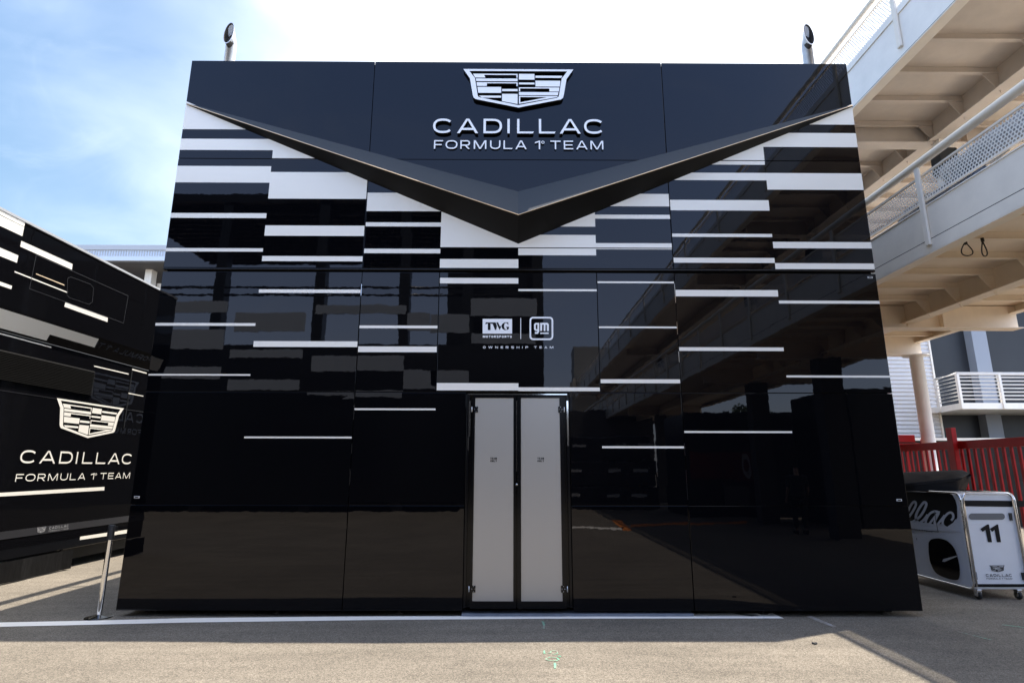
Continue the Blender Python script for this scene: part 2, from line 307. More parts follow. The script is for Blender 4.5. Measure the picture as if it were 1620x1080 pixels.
# ------------------------------------------------------------------ lettering: stroke glyphs cut as flat sheets or raised letters
def arc(cx, cy, rx, ry, a0, a1, n=14, e=2.4):
    out = []
    for i in range(n+1):
        a = R_(a0+(a1-a0)*i/n); c, s_ = math.cos(a), math.sin(a)
        out.append((cx+rx*math.copysign(abs(c)**(2/e), c), cy+ry*math.copysign(abs(s_)**(2/e), s_)))
    return out
def glyph(ch, w, h, t):
    """list of ('r', polyline) ribbons and ('p', polygon) pieces in a w x h box, pen width t"""
    k = t/2
    def bar(xa, y0, xb, y1):
        tx = t*math.sqrt(1+((xb-xa)/(y1-y0))**2)/2
        return ('p', [(xa-tx, y0), (xa+tx, y0), (xb+tx, y1), (xb-tx, y1)])
    def vb(x): return ('p', [(x-k, 0), (x+k, 0), (x+k, h), (x-k, h)])
    def hb(x0, x1, y): return ('p', [(x0, y-k), (x1, y-k), (x1, y+k), (x0, y+k)])
    rx, ry = w/2-k, h/2-k; cx, cy = w/2, h/2
    if ch == 'C': return [('r', arc(cx, cy, rx, ry, 38, 322, 30))]
    if ch in 'O0': return [('r', arc(cx, cy, rx, ry, 0, 360, 36))]
    if ch == 'A':
        tx = t*math.sqrt(1+((w/2)/h)**2)
        return [('p', [(0, 0), (tx, 0), (cx+tx*.35, h), (cx-tx*.55, h)]), ('p', [(w-tx, 0), (w, 0), (cx+tx*.55, h), (cx-tx*.35, h)]), hb(w*.22, w*.78, h*.29)]
    if ch == 'D': return [('r', [(k, h-k), (w*.5, h-k)] + arc(w*.5, cy, w*.5-k, ry, 90, -90, 16)[1:] + [(k, k)]), vb(k)]
    if ch == 'I': return [vb(w/2)]
    if ch == 'L': return [vb(k), ('p', [(k, 0), (w-k*.9, 0), (w, t*.9), (k, t*.9)])]
    if ch == 'F': return [vb(k), hb(k, w, h-k), hb(k, w*.86, h*.48)]
    if ch == 'E': return [vb(k), hb(k, w, h-k), hb(k, w*.93, h*.5), hb(k, w, k)]
    if ch == 'T': return [hb(0, w, h-k), ('p', [(cx-k, 0), (cx+k, 0), (cx+k, h-k), (cx-k, h-k)])]
    if ch == 'U': return [('r', [(k, h), (k, h*.5)] + arc(cx, h*.45, rx, h*.45-k, 180, 360, 16) + [(w-k, h)])]
    if ch == 'M': return [vb(k), vb(w-k), bar(t*.8, h, cx, 0), bar(w-t*.8, h, cx, 0)]
    if ch == 'N': return [vb(k), vb(w-k), bar(t*.7, h, w-t*.7, 0)]
    if ch == 'W': return [bar(k, h, w*.27, 0), bar(w*.27, 0, cx, h), bar(cx, h, w*.73, 0), bar(w*.73, 0, w-k, h)]
    if ch == 'H': return [vb(k), vb(w-k), hb(k, w-k, cy)]
    if ch == 'Y': return [bar(k, h, cx, h*.4), bar(w-k, h, cx, h*.4), ('p', [(cx-k, 0), (cx+k, 0), (cx+k, h*.45), (cx-k, h*.45)])]
    if ch == 'P': return [vb(k), ('r', [(k, h-k), (w*.6, h-k)] + arc(w*.6, h*.7, w*.4-k, h*.3-k, 90, -90, 12)[1:] + [(k, h*.4+k)])]
    if ch == 'R':
        return [vb(k), ('r', [(k, h-k), (w*.66, h-k)] + arc(w*.66, h*.68, w*.34-k, h*.32-k, 90, -90, 12)[1:] + [(k, h*.36+k)]), bar(w*.55, h*.38, w-k*1.4, 0)]
    if ch == 'S':
        q = [(w-k, h*.72)] + arc(w*.70, h*.76, w*.30-k, h*.24-k, 0, 90, 6)[1:] + arc(w*.30, h*.745, w*.30-k, h*.255-k, 90, 270, 10) + arc(w*.70, h*.265, w*.30-k, h*.265-k, 90, -90, 10) + arc(w*.30, h*.26, w*.30-k, h*.26-k, 270, 190, 6)
        return [('r', q)]
    if ch == 'G': return [('r', arc(cx, cy, rx, ry, 38, 350, 30) + [(w-k, h*.46), (w*.6, h*.46)])]
    if ch == '1': return [('p', [(w-t, 0), (w, 0), (w, h), (w-t, h)]), ('p', [(0, h*.66), (0, h*.66+t*1.1), (w-t*.5, h), (w-t*.5, h-t*1.1)])]
    if ch == 'r': return [('r', arc(cx, cy, rx, ry, 0, 360, 18, 2)), ('p', [(cx-k*.7, h*.3), (cx+k*.7, h*.3), (cx+k*.7, h*.7), (cx-k*.7, h*.7)])]
    return []
def ribbon_quads(pl, t):
    k = t/2; n = len(pl); closed = (Vector(pl[0])-Vector(pl[-1])).length < 1e-6
    P = [Vector((p[0], p[1])) for p in pl]; L_, R__ = [], []
    for i in range(n):
        if closed: a, b = P[i-1 if i else n-2], P[i+1 if i < n-1 else 1]
        else: a, b = P[max(i-1, 0)], P[min(i+1, n-1)]
        d1 = (P[i]-a); d2 = (b-P[i])
        if d1.length < 1e-9: d1 = d2
        if d2.length < 1e-9: d2 = d1
        d1 = d1.normalized(); d2 = d2.normalized(); d = (d1+d2)
        d = d.normalized() if d.length > 1e-6 else d1
        nrm = Vector((-d.y, d.x)); sc = 1/max(.5, abs(nrm.dot(Vector((-d1.y, d1.x)))))
        L_.append(P[i]+nrm*k*sc); R__.append(P[i]-nrm*k*sc)
    return L_, R__, closed
def put_glyph(mb, els, t, M3, off, front, side, depth):
    """M3(u,v,d) maps glyph metres and a depth (towards the viewer) to the place"""
    for j, (kind, pts) in enumerate(els):
        d = off + j*.00025
        if kind == 'p':
            A = [M3(x, y, d) for x, y in pts]
            if depth: mb.prism(A, M3(0, 0, d-depth)-M3(0, 0, d), front, side, back=False)
            else: mb.flat(A, front)
        else:
            l, r, cl = ribbon_quads(pts, t)
            for i in range(len(l)-1):
                q = [M3(*r[i], d), M3(*r[i+1], d), M3(*l[i+1], d), M3(*l[i], d)]
                mb.face(q, front)
                if depth:
                    e = M3(0, 0, d-depth)-M3(0, 0, d)
                    mb.face([q[0], q[0]+e, q[1]+e, q[1]], side); mb.face([q[3], q[2], q[2]+e, q[3]+e], side)
            if depth and not cl:
                for i in (0, len(l)-1):
                    q = [M3(*r[i], d), M3(*l[i], d)]; mb.face([q[0], q[1], q[1]+e, q[0]+e], side)
LAY_C = [('C', 80, 248), ('A', 285, 465), ('D', 510, 668), ('I', 713, 735), ('L', 797, 940), ('L', 983, 1125), ('A', 1160, 1340), ('C', 1370, 1540)]
LAY_F = [('F', 88, 165), ('O', 187, 288), ('R', 313, 395), ('M', 428, 535), ('U', 567, 655), ('L', 682, 760), ('A', 783, 880), ('1', 950, 995), ('r', 1003, 1032), ('T', 1082, 1170), ('E', 1197, 1277), ('A', 1303, 1400), ('M', 1425, 1535)]
def put_text(mb, lay, O, U, V, Nrm, W, Hh, tfrac, front, side=None, depth=0, off=.002):
    """text of width W, height Hh with its lower-left corner at O; U,V unit directions, Nrm towards the viewer"""
    x0 = lay[0][1]; x1 = lay[-1][2]; sc = W/(x1-x0); t = Hh*tfrac
    for ch, a, b in lay:
        gx = (a-x0)*sc; gw = (b-a)*sc; gh = Hh; gy = 0; tt = t
        if ch == 'r': gh = Hh*.34; gy = Hh*.63; tt = t*.42; gw = min(gw, gh*1.5)
        M3 = lambda u, v, d: O + U*(gx+u) + V*(gy+v) + Nrm*d
        put_glyph(mb, glyph(ch, gw, gh, tt), tt, M3, off, front, side, depth)
def split_words(lay):
    out = [[lay[0]]]
    for a, b in zip(lay, lay[1:]):
        if b[1]-a[2] > (45 if lay is LAY_F else 1e9) or b[0] == 'r': out.append([])
        out[-1].append(b)
    return out
def text_parts(name, parent, lay, O, U, V, Nrm, W, Hh, tfrac, front, side=None, depth=0, off=.002):
    """each word of a line is a part of its own"""
    x0, sc = lay[0][1], W/(lay[-1][2]-lay[0][1])
    for wd in ([[q] for q in lay] if parent.name == 'team_trailer' else split_words(lay)):
        mb = MB(); put_text(mb, wd, O+U*((wd[0][1]-x0)*sc), U, V, Nrm, (wd[-1][2]-wd[0][1])*sc, Hh, tfrac, front, side, depth, off); mb.build(name, parent)
def auto_lay(s, gap=.45, wide=1.0):
    WD = {'I': .22, 'M': 1.25, 'W': 1.5, '1': .5, 'L': .8, 'E': .85, ' ': .7}
    x = 0; out = []
    for ch in s:
        wd = WD.get(ch, 1.)*wide
        if ch != ' ': out.append((ch, x, x+wd))
        x += wd+gap
    return out

# emblem: measured on the facade, kept as unit shape (width 1, x from the centre, y down from the top)
EM_OUT = [(68, 84), (1553, 84), (1458, 214), (1415, 440), (1402, 472), (1375, 490), (810, 600), (243, 490), (216, 470), (203, 440), (160, 212)]
EM_IN = [(150, 110), (1470, 110), (1393, 208), (1352, 440), (1343, 458), (1322, 469), (810, 568), (296, 466), (276, 456), (267, 440), (227, 206)]
EM_CELLS = [
 [(200,147),(800,147),(800,200),(785,200),(785,163),(350,163),(368,200),(230,200)], [(240,212),(800,212),(800,248),(245,248)],
 [(250,263),(800,263),(800,313),(785,313),(785,277),(388,277),(388,313),(257,313)], [(262,326),(580,326),(580,406),(275,406)],
 [(593,352),(800,352),(800,382),(593,382)], [(283,443),(580,443),(580,470),(325,470)], [(593,418),(800,418),(800,553),(593,516)],
 [(818,147),(1027,147),(1027,226),(818,226)], [(1040,171),(1403,171),(1385,200),(1040,200)], [(818,265),(1027,265),(1027,290),(818,290)],
 [(1040,238),(1375,238),(1365,318),(1040,318)], [(818,330),(1360,330),(1352,384),(1225,384),(1225,344),(834,344),(834,384),(818,384)],
 [(818,393),(1345,393),(1339,434),(818,434)], [(818,445),(1335,445),(1330,458),(1195,460),(818,460)], [(818,461),(835,461),(835,531),(835,549),(818,552)], [(835,531),(1195,461),(1328,459),(835,549)]]
def put_emblem(mb, O, U, V, Nrm, W, Hh, front, side=None, depth=0, off=.002, back=None):
    """O = middle of the top edge"""
    def P(p, d): return O + U*((p[0]-810)/1485*W) - V*((p[1]-84)/516*Hh) + Nrm*d
    n = len(EM_OUT)
    for i in range(n):
        j = (i+1) % n
        q = [P(EM_OUT[i], off), P(EM_OUT[j], off), P(EM_IN[j], off), P(EM_IN[i], off)]
        mb.face(q, front)
        if depth:
            e = Nrm*-depth
            mb.face([q[0], q[1], q[1]+e, q[0]+e], side); mb.face([q[3], q[2], q[2]+e, q[3]+e], side)
    for c in EM_CELLS:
        A = [P(p, off) for p in c]
        if depth: mb.prism(A, Nrm*-depth, front, side, back=False)
        else: mb.flat(A, front)
    if back: mb.flat([P(p, off-depth-.001) for p in EM_OUT], back)
X_, Y_, Z_ = Vector((1, 0, 0)), Vector((0, 1, 0)), Vector((0, 0, 1))

# ================================================================== GROUND
g = MB()
g.face([(-250, -250, 0), (250, -250, 0), (250, 400, 0), (-250, 400, 0)], ASPH)
tag(g.build('ground'), 'grey brown asphalt paddock ground', 'ground', kind='structure')
g = MB()
pl = [onZ(-30, 985), onZ(150, 981.5), onZ(300, 977.5), onZ(600, 974.5), onZ(730, 974), onZ(860, 971.5), onZ(1222, 969.5), onZ(1240, 978), onZ(860, 978.5), onZ(600, 980.5), onZ(300, 984.5), onZ(150, 988), onZ(-30, 992)]
g.flat([Vector((p.x, p.y, .004)) for p in pl], LINEW)
tag(g.build('painted_line'), 'worn white line painted along the foot of the black unit', 'road marking', kind='structure')
g = MB()
for pts in ([(1275, 975), (1318, 992), (1324, 991), (1283, 974)], [(1150, 968.5), (1190, 975), (1200, 974), (1160, 968)]):
    q = [onZ(*p) for p in pts]; g.flat([Vector((p.x, p.y, .004)) for p in q], LINEF)
for x0, y0, x1, y1 in ((1455, 968, 1500, 985), ):
    a, b = onZ(x0, y0), onZ(x1, y1); g.flat([Vector((p.x, p.y, .004)) for p in (a, b, b+Y_*.03, a+Y_*.03)], LINEF)
def scribble(pts, wd):
    q = [onZ(*p) for p in pts]; l, r, c = ribbon_quads([(p.x, p.y) for p in q], wd)
    for i in range(len(l)-1): g.face([(*r[i], .0045), (*r[i+1], .0045), (*l[i+1], .0045), (*l[i], .0045)], GREENP)
gs_ = lambda L_: [(845+x/21.6, 1015+y/21.6) for x, y in L_]
for st, wd in (([(858, 983), (861, 988), (860, 994)], .022), ([(857, 984), (863, 984)], .02), (gs_([(350, 300), (345, 395), (405, 390)]), .012), (gs_([(480, 385), (565, 380), (575, 320)]), .012),
               (gs_([(590, 315), (680, 305), (780, 320), (800, 400), (700, 430), (590, 425)]), .008), (gs_([(805, 490), (920, 500)]), .018), (gs_([(430, 560), (400, 605), (520, 640), (760, 655), (850, 610), (770, 550), (600, 530), (480, 545)]), .012),
               (gs_([(715, 725), (715, 810), (720, 910)]), .02), ([(1585, 988), (1625, 993)], .022), ([(1515, 999), (1568, 1012)], .012)): scribble(st, wd)
tag(g.build('spray_marking'), 'faded white strokes and green spray scribbles on the asphalt', 'road marking', kind='structure')
# orange and white kerb lines seen mirrored in the lower panels
g = MB()
def behind(x, y, Y=None):
    p = onZ(x, y); return Vector((p.x, 14-p.y, 0))
for pts, m in (([(900, 837), (985, 838), (990, 835), (900, 834.5)], LINEW), ([(968, 822), (985, 824), (1002, 839), (988, 839)], ORANGE), ([(1000, 834), (1180, 826), (1180, 823.5), (1000, 830)], ORANGE)):
    g.flat([Vector((q.x, q.y, .004)) for q in [behind(*p) for p in pts]], m)
tag(g.build('kerb_marking'), 'orange and white lines mirrored in the lower panels', 'road marking', kind='structure')

q = onZ(1289, 1018.5)
b = MB()
for dx, dy, r_ in ((0, 0, .016), (.018, .01, .012), (-.012, .012, .01)): b.lathe((q.x+dx, q.y+dy, .001), [(r_, 0), (r_*1.1, .008), (r_*.5, .016)], BLACKR, 9)
tag(b.build('rubber_scrap'), 'small black rubber scrap lying on the sunlit asphalt', 'debris')

# ================================================================== BLACK TEAM UNIT
D = 7.0
def fac(x, y, d=0.): return onY(x, y, D-d)
unit = thing('team_unit', (0, 8.5, 0), 'two-storey glossy black team building with a grey V chevron, white stripes and twin grey doors', 'building')
xL = fac(258, 424).x-.002; xR = fac(1384.5, 428).x+.004
zT = fac(820, 98.5).z; zUb = fac(820, 425).z; zLt = fac(820, 431).z; zS1 = fac(820, 253).z; zS2 = fac(820, 620.5).z; zS3 = fac(820, 799).z; zB = fac(820, 966).z
zS0 = fac(820, 392.2).z
s1 = (fac(595, 97).x + fac(581, 285).x + fac(540, 968).x)/3; s2 = (fac(1047, 98).x + fac(1059, 285).x + fac(1095, 968).x)/3
cB = (fac(433, 240).x + fac(415.5, 400).x + fac(400, 545).x)/3        # col 0 | 1
c23 = (fac(697, 400).x + fac(690, 600).x)/2; c34 = fac(820, 400).x; c45 = (fac(943, 400).x + fac(949.5, 612).x)/2
c67 = (fac(1208.5, 234).x + fac(1226.4, 416).x + fac(1251, 684).x)/3
dL, dR = fac(735, 800).x, fac(903.5, 800).x
COLS = [xL, cB, s1, c23, c34, c45, s2, c67, xR]
def zr(y0, y1, x=820): return fac(x, y1).z, fac(x, y0).z     # bottom, top
STR = []   # (col or (x0,x1), z0, z1, clip)
def st(col, ya, yb, clip=None, colto=None):
    x0, x1 = COLS[col], COLS[(colto if colto is not None else col)+1]
    pxm = {0: 330, 1: 490, 2: 635, 3: 758, 4: 882, 5: 1005, 6: 1145, 7: 1310}[col]
    STR.append((x0, x1, fac(pxm, yb).z, fac(pxm, ya).z, clip))
BIG = 150
st(0, BIG, 205, 'L'); st(0, 220, 237.7, 'L'); st(1, BIG, 252.4, 'L'); st(0, 263, 289); st(1, 272.7, 314.7, 'L'); st(0, 337.3, 345); st(1, 357, 373.3)
st(0, 392.7, 398); st(1, 405.3, 413.3); st(2, 305.3, 334.3, 'L'); st(2, 352, 358.4); st(2, 393.7, 400.7); st(3, BIG, 391.4, 'L'); st(3, 410, 424)
st(4, 371.8, 404, 'R'); st(4, BIG, 358.6, 'R'); st(5, 307, 326.7, 'R'); st(5, 340, 346.4, 'R'); st(5, 385, 394.7); st(6, BIG, 260.8, 'R'); st(6, 273.7, 285.5, 'R')
st(6, 316.7, 333.2); st(6, 370, 375); st(6, 408, 415.8); st(7, BIG, 197.6, 'R'); st(7, 211, 233.2, 'R'); st(7, 274.4, 300.6); st(7, 383, 393); st(7, 416.6, 426)
st(0, 511, 515.3); st(0, 591.5, 594); st(1, 458, 463.3); st(1, 539.7, 548.7); st(1, 690.3, 693); st(2, 515, 519.3); st(2, 548, 557); st(2, 645.7, 648.5)
st(3, 439.8, 448.5); st(4, 457.5, 460.7); st(3, 605.8, 617.4); st(4, 612.6, 618.5); st(5, 445.3, 448); st(5, 516.4, 519.1); st(5, 599.8, 606); st(5, 705.4, 708.7)
st(6, 458.8, 468.9); st(6, 549.3, 555); st(6, 681.5, 684.5); st(7, 475.7, 480.3); st(7, 593.8, 597)
# chevron outline on the facade
chL, chR, chC = fac(295.5, 163), fac(1348, 166), fac(820, 303)
chLb, chRb, chCb = fac(295.5, 166), fac(1349, 169.5), fac(820, 386)
def cut(poly, a, b):
    """keep the part of poly (x,z) below the line a-b"""
    out = []
    f = lambda p: (b.z-a.z)*(p[0]-a.x)/(b.x-a.x)+a.z - p[1]
    for i in range(len(poly)):
        p, q = poly[i], poly[(i+1) % len(poly)]; fp, fq = f(p), f(q)
        if fp >= 0: out.append(p)
        if fp*fq < 0:
            t = fp/(fp-fq); out.append((p[0]+(q[0]-p[0])*t, p[1]+(q[1]-p[1])*t))
    return out
UPZ = Vector((0, 0, .03))
def panel(x0, x1, z0, z1, label=None):
    G = .004
    mb = MB(); X0, X1, Z0, Z1 = x0+G, x1-G, z0+G, z1-G
    jit = [random.uniform(-.0022, .0022) for _ in range(4)]
    f = [(X0, D+jit[0], Z0), (X1, D+jit[1], Z0), (X1, D+jit[2], Z1), (X0, D+jit[3], Z1)]
    mb.prism(f, (0, .045, 0), BLACK)
    def yat(x, z):
        u = (x-X0)/(X1-X0); v = (z-Z0)/(Z1-Z0)
        return D + (jit[0]*(1-u)+jit[1]*u)*(1-v) + (jit[3]*(1-u)+jit[2]*u)*v
    for a, b, c, d, clip in STR:
        q0, q1, r0, r1 = max(a, X0+.003), min(b, X1-.003), max(c, Z0+.002), min(d, Z1-.002)
        if abs(a-x0) > .02 and abs(q0-a) < .001: q0 = a
        if q1-q0 < .02 or r1-r0 < .004: continue
        poly = [(q0, r0), (q1, r0), (q1, r1), (q0, r1)]
        if clip == 'L': poly = cut(poly, chLb+UPZ*1.5, chCb+UPZ*1.5)
        if clip == 'R': poly = cut(poly, chCb+UPZ*1.5, chRb+UPZ*1.5)
        if len(poly) < 3: continue
        mb.flat([Vector((x, yat(x, z)-.0035, z)) for x, z in poly], WHITE)
    o = mb.build('cladding_panel', unit, bevel=.003)
    if label: o['label'] = label
    return o
for x0, x1 in ((xL, s1), (s1, s2), (s2, xR)):
    panel(x0, x1, zS1, zT)
panel(xL, s1, zUb, zS1); panel(s2, xR, zUb, zS1); panel(s1, s2, zS0, zS1); panel(s1, s2, zUb, zS0)
panel(xL, s1, zS2, zLt); panel(s1, c23, zS2, zLt); panel(c23, c45, zS2, zLt); panel(c45, s2, zS2, zLt); panel(s2, xR, zS2, zLt)
for a, b in ((zS3, zS2), (zB, zS3)):
    panel(xL, s1, a, b); panel(s1, dL, a, b); panel(dR, s2, a, b); panel(s2, xR, a, b)
# bodies behind the cladding; the upper storey is set in from the false front, with a rail round the terrace
b = MB(); b.box(xL+.03, xR-.03, D+.05, D+.42, .12, zT-.02, DARK); b.build('front_frame', unit)
b = MB(); b.box(xL+.02, xR-.02, D+.425, 17.6, .10, zUb+.2, TRUCKB); b.build('lower_storey', unit)
b = MB(); b.box(xL+.75, xR-.1, D+.75, 17.5, zUb+.21, zT-.25, TRUCKB); b.box(xL+.02, xL+.745, D+.425, 17.55, zUb+.205, 5.35, TRUCKB); b.build('upper_storey', unit)
b = MB(); b.box(xL+.2, xR-.2, D+.25, 17, .005, .12, DARK); b.build('base', unit)
for k in range(7):
    xf = xL+.35+k*(xR-xL-.7)/6; b = MB(); b.lathe((xf, D+.17, 0), [(.06, .002), (.06, .012), (.02, .014), (.02, .09), (.045, .091), (.045, .1)], PIPEIN, 14); b.build('levelling_foot', unit)
b = MB(); b.box(xL+.004, xR-.004, D-.006, D+.04, zUb-.028, zUb-.002, DARKG); b.build('storey_lip', unit, bevel=.008)
b = MB()
b.box(xL+.02, xL+.16, D+.45, 17.4, zT-.62, zT-.5, DARK)
for k in range(6): b.tube([(xL+.1, D+.5+k*1.95, 5.352), (xL+.1, D+.5+k*1.95, zT-.621)], .02, DARK)
b.build('terrace_rail', unit)
# chevron
for side in (0, 1):
    ridge_c = onY(820, 340, D-.36); 
    tipu, tipl = (chL, chLb) if side == 0 else (chR, chRb)
    tr = onY(295.3 if side == 0 else 1348.5, 164.3 if side == 0 else 167.3, D-.02)
    cu, cl_ = Vector((chC.x, D-.001, chC.z)), Vector((chCb.x, D-.001, chCb.z)); tu, tl = Vector((tipu.x, D-.001, tipu.z)), Vector((tipl.x, D-.001, tipl.z))
    mb = MB()
    mb.face([tu, cu, ridge_c, tr], CHEV_UP); mb.face([tr, ridge_c, cl_, tl], CHEV_LO); mb.face([tu, tr, tl], CHEV_LO); mb.face([cu, cl_, ridge_c], DARK); mb.face([tu, tl, cl_, cu], DARK)
    wing = mb.build('chevron_wing', unit)
    mb = MB(); a, c = tr+Vector((0, -.006, 0)), ridge_c+Vector((0, -.006, 0))
    mb.tube([a, c], .0055, GOLD, seg=6); mb.build('accent_strip', wing)
# emblem + raised letters on the centre panel
def bar_px(x0, x1, yt, yb, d):
    a = onY(x0, yb, D-d); c = onY(x1, yt, D-d); return a, c.x-a.x, c.z-a.z
mb = MB(); top = onY(820.0, 109.85, D-.06); lo = onY(820.0, 170.4, D-.06); wE = onY(907.1, 109.9, D-.06).x-onY(733, 109.9, D-.06).x
put_emblem(mb, Vector((top.x, D, top.z)), X_, Z_, -Y_, wE, top.z-lo.z, SIGNWHITE, DARK, .045, .06)
mb.build('emblem', unit)
mb = MB(); O, W_, H_ = bar_px(684.8, 955.2, 189, 210.6, .05); O.y = D
put_text(mb, LAY_C, O, X_, Z_, -Y_, W_, H_, .142, SIGNWHITE, DARK, .04, .05); mb.build('lettering', unit)
O, W_, H_ = bar_px(686.3, 954.3, 222.7, 235.2, .03); O.y = D
text_parts('lettering', unit, LAY_F, O, X_, Z_, -Y_, W_, H_, .14, SIGNWHITE, DARK, .02, .025)
# partner marks above the doors
SC = 1620/140
def bp(x, y): p = fac(750+x/SC, 490+y/SC); return p.x, p.z
mb = MB()
def fl(pts, m, d):
    mb.flat([Vector((bp(x, y)[0], D-d, bp(x, y)[1])) for x, y in pts], m)
fl([(157, 167), (695, 167), (695, 437), (157, 437)], SIGNWHITE, .005)
for pl in ([(205,270),(215,232),(340,232),(335,262),(302,250),(302,372),(252,372),(252,250),(222,262)], [(330,232),(395,232),(420,300),(405,365),(385,372)],
           [(405,232),(440,232),(470,300),(500,300),(470,372),(455,345),(430,290)], [(500,300),(515,262),(560,232),(600,232),(560,250),(548,300),(560,350),(600,372),(555,372),(515,345)],
           [(560,232),(625,232),(628,282),(605,250)], [(575,312),(640,312),(635,350),(600,372),(600,325)]):
    fl(pl, DARK, .0065)
mb.build('partner_mark', unit)
def btext(s, x0, x1, yt, yb, gap, wide, tf=.2):
    mb = MB(); a = bp(x0, yb); c = bp(x1, yt)
    lay = auto_lay(s, gap, wide)
    if gap < .9: put_text(mb, lay, Vector((a[0], D, a[1])), X_, Z_, -Y_, c[0]-a[0], c[1]-a[1], tf, SIGNWHITE, off=.006); mb.build('partner_text', unit)
    else:
        sc = (c[0]-a[0])/(lay[-1][2]-lay[0][1])
        for ch in lay:
            mb = MB(); put_text(mb, [ch], Vector((a[0]+(ch[1]-lay[0][1])*sc, D, a[1])), X_, Z_, -Y_, (ch[2]-ch[1])*sc, c[1]-a[1], tf, SIGNWHITE, off=.006); mb.build('partner_letter', unit)
btext('MOTORSPORTS', 160, 690, 472, 512, .28, 1., .26)
btext('OWNERSHIP', 162, 990, 668, 706, 1.05, 1.1, .2); btext('TEAM', 1098, 1450, 668, 706, 1.05, 1.1, .2)
mb = MB(); fl([(848, 150), (860, 150), (860, 535), (848, 535)], SIGNWHITE, .006); mb.build('divider', unit)
mb = MB()
# rounded square ring
def rr(x0, y0, x1, y1, r, n=5):
    out = []
    for cx_, cy_, a0 in ((x1-r, y0+r, -90), (x1-r, y1-r, 0), (x0+r, y1-r, 90), (x0+r, y0+r, 180)):
        for i in range(n+1):
            a = R_(a0+90*i/n); out.append((cx_+r*math.cos(a), cy_+r*math.sin(a)))
    return out
o_, i_ = rr(1015, 130, 1448, 555, 65), rr(1045, 160, 1418, 524, 40)
for k in range(len(o_)):
    j = (k+1) % len(o_); fl([o_[k], o_[j], i_[j], i_[k]], SIGNWHITE, .006)
def rib(pts, wd, d=.006):
    l, r, c = ribbon_quads(pts, wd)
    for i in range(len(l)-1): fl([r[i], r[i+1], l[i+1], l[i]], SIGNWHITE, d)
rib([(1176, 256), (1130, 256), (1114, 272), (1114, 355), (1130, 372), (1176, 372)], 32); rib([(1176, 240), (1176, 395), (1160, 425), (1112, 425)], 32, .0064)
rib([(1228, 388), (1228, 256), (1335, 256), (1351, 272), (1351, 388)], 34); rib([(1290, 262), (1290, 388)], 30, .0064); rib([(1210, 430), (1365, 430)], 24)
pm = mb.build('partner_mark', unit)
# chrome slivers added in the panel joints as glints of light through the gaps
for xs_, spans in ((s1, ((450, 468), (640, 664), (702, 718), (742, 768))), (s2, ((448, 478), (508, 528), (555, 572), (700, 720), (742, 790)))):
    for y0, y1 in spans:
        b = MB(); a, c = fac(820, y0), fac(820, y1); b.box(xs_-.0022, xs_+.0022, D+.001, D+.03, c.z, a.z, CHROME); b.build('joint_glint', unit)
# door surround and two doors
zDt = fac(820, 622.5).z
b = MB()
b.box(dL+.004, dR-.004, D+.03, D+.046, .10, zDt, DARKG)
b.box(dL+.005, dL+.035, D-.004, D+.029, .10, zDt-.032, DARKG); b.box(dR-.035, dR-.005, D-.004, D+.029, .10, zDt-.032, DARKG); b.box(dL+.005, dR-.005, D-.004, D+.029, zDt-.03, zDt-.004, DARKG)
b.build('door_surround', unit, bevel=.003)
def slim(x0, y0, x1, y1, m, d, wd=.006):
    a, c = onY(x0, y0, D-d), onY(x1, y1, D-d); return [(a.x, a.z), (c.x, c.z)]
b = MB()
for (xp, y0, y1, wd) in ((743.5, 634, 690, .011), (741, 690, 712, .008), (897.5, 634, 705, .010)):
    a, c = fac(xp, y0), fac(xp, y1); b.box(a.x-wd, a.x+wd, D-.0075, D-.0045, c.z, a.z, CHROME)
a, c = fac(741, 623.2), fac(897, 623.8); b.box(a.x, c.x, D-.0075, D-.0045, a.z-.006, a.z+.004, CHROME)
b.build('chrome_edge', unit)
def door(pl, pr, fl_, fr_, hinge_left):
    """outer edges pl,pr and frosted panel edges fl_,fr_ in picture columns at mid height"""
    x0, x1 = onY(pl, 790, D-.02).x, onY(pr, 790, D-.02).x
    f0, f1 = onY(fl_, 790, D-.02).x, onY(fr_, 790, D-.02).x
    zb, zt = onY(820, 962, D-.02).z, onY(820, 626.5, D-.02).z
    fb, ft = onY(820, 950.5, D-.02).z, onY(820, 629.3, D-.02).z
    root = MB()
    for a, b_, c, d in ((x0, f0, zb, zt), (f1, x1, zb, zt), (f0, f1, zb, fb), (f0, f1, ft, zt)):
        root.box(a, b_, D-.022, D+.012, c, d, DARKG)
    dr = root.build('door', unit)
    p = MB(); p.box(f0, f1, D-.016, D+.008, fb, ft, FROST); p.build('frosted_panel', dr)
    t = MB()
    for txt, yt, yb, xa, xb in (('TEAM', 723.2, 726.2, -5.2, 5.2), ('ONLY', 727.3, 730.3, -5.2, 5.2)):
        mid = (fl_+fr_)/2 + (0 if hinge_left else -.5)
        a, c = onY(mid+xa, yb, D-.017), onY(mid+xb, yt, D-.017)
        put_text(t, auto_lay(txt, .3), Vector((a.x, D-.016, a.z)), X_, Z_, -Y_, c.x-a.x, c.z-a.z, .26, DARK, off=.0015)
    t.build('door_notice', dr)
    for py in (647.5, 931):
        h = MB(); xc = (x0+.035) if hinge_left else (x1-.035); zc = onY(820, py, D-.02).z
        h.box(xc-.026, xc+.026, D-.027, D-.0225, zc-.036, zc+.036, DARKG)
        for dx, dz in ((-.015, .0), (.018, .0), (.003, .028), (.003, -.028)):
            h.lathe((0, 0, 0), [(.004, 0), (.004, .002), (.002, .003)], CHROME, seg=8)
            for v in list(h.bm.verts)[-24:]:
                v.co = Vector((xc+dx+v.co.x, D-.027-v.co.z, zc+dz+v.co.y))
        xk = x0-.012 if hinge_left else x1+.012
        h.tube([(xk, D-.03, zc-.03), (xk, D-.03, zc+.03)], .006, STEEL, seg=8)
        h.build('hinge', dr)
    return dr
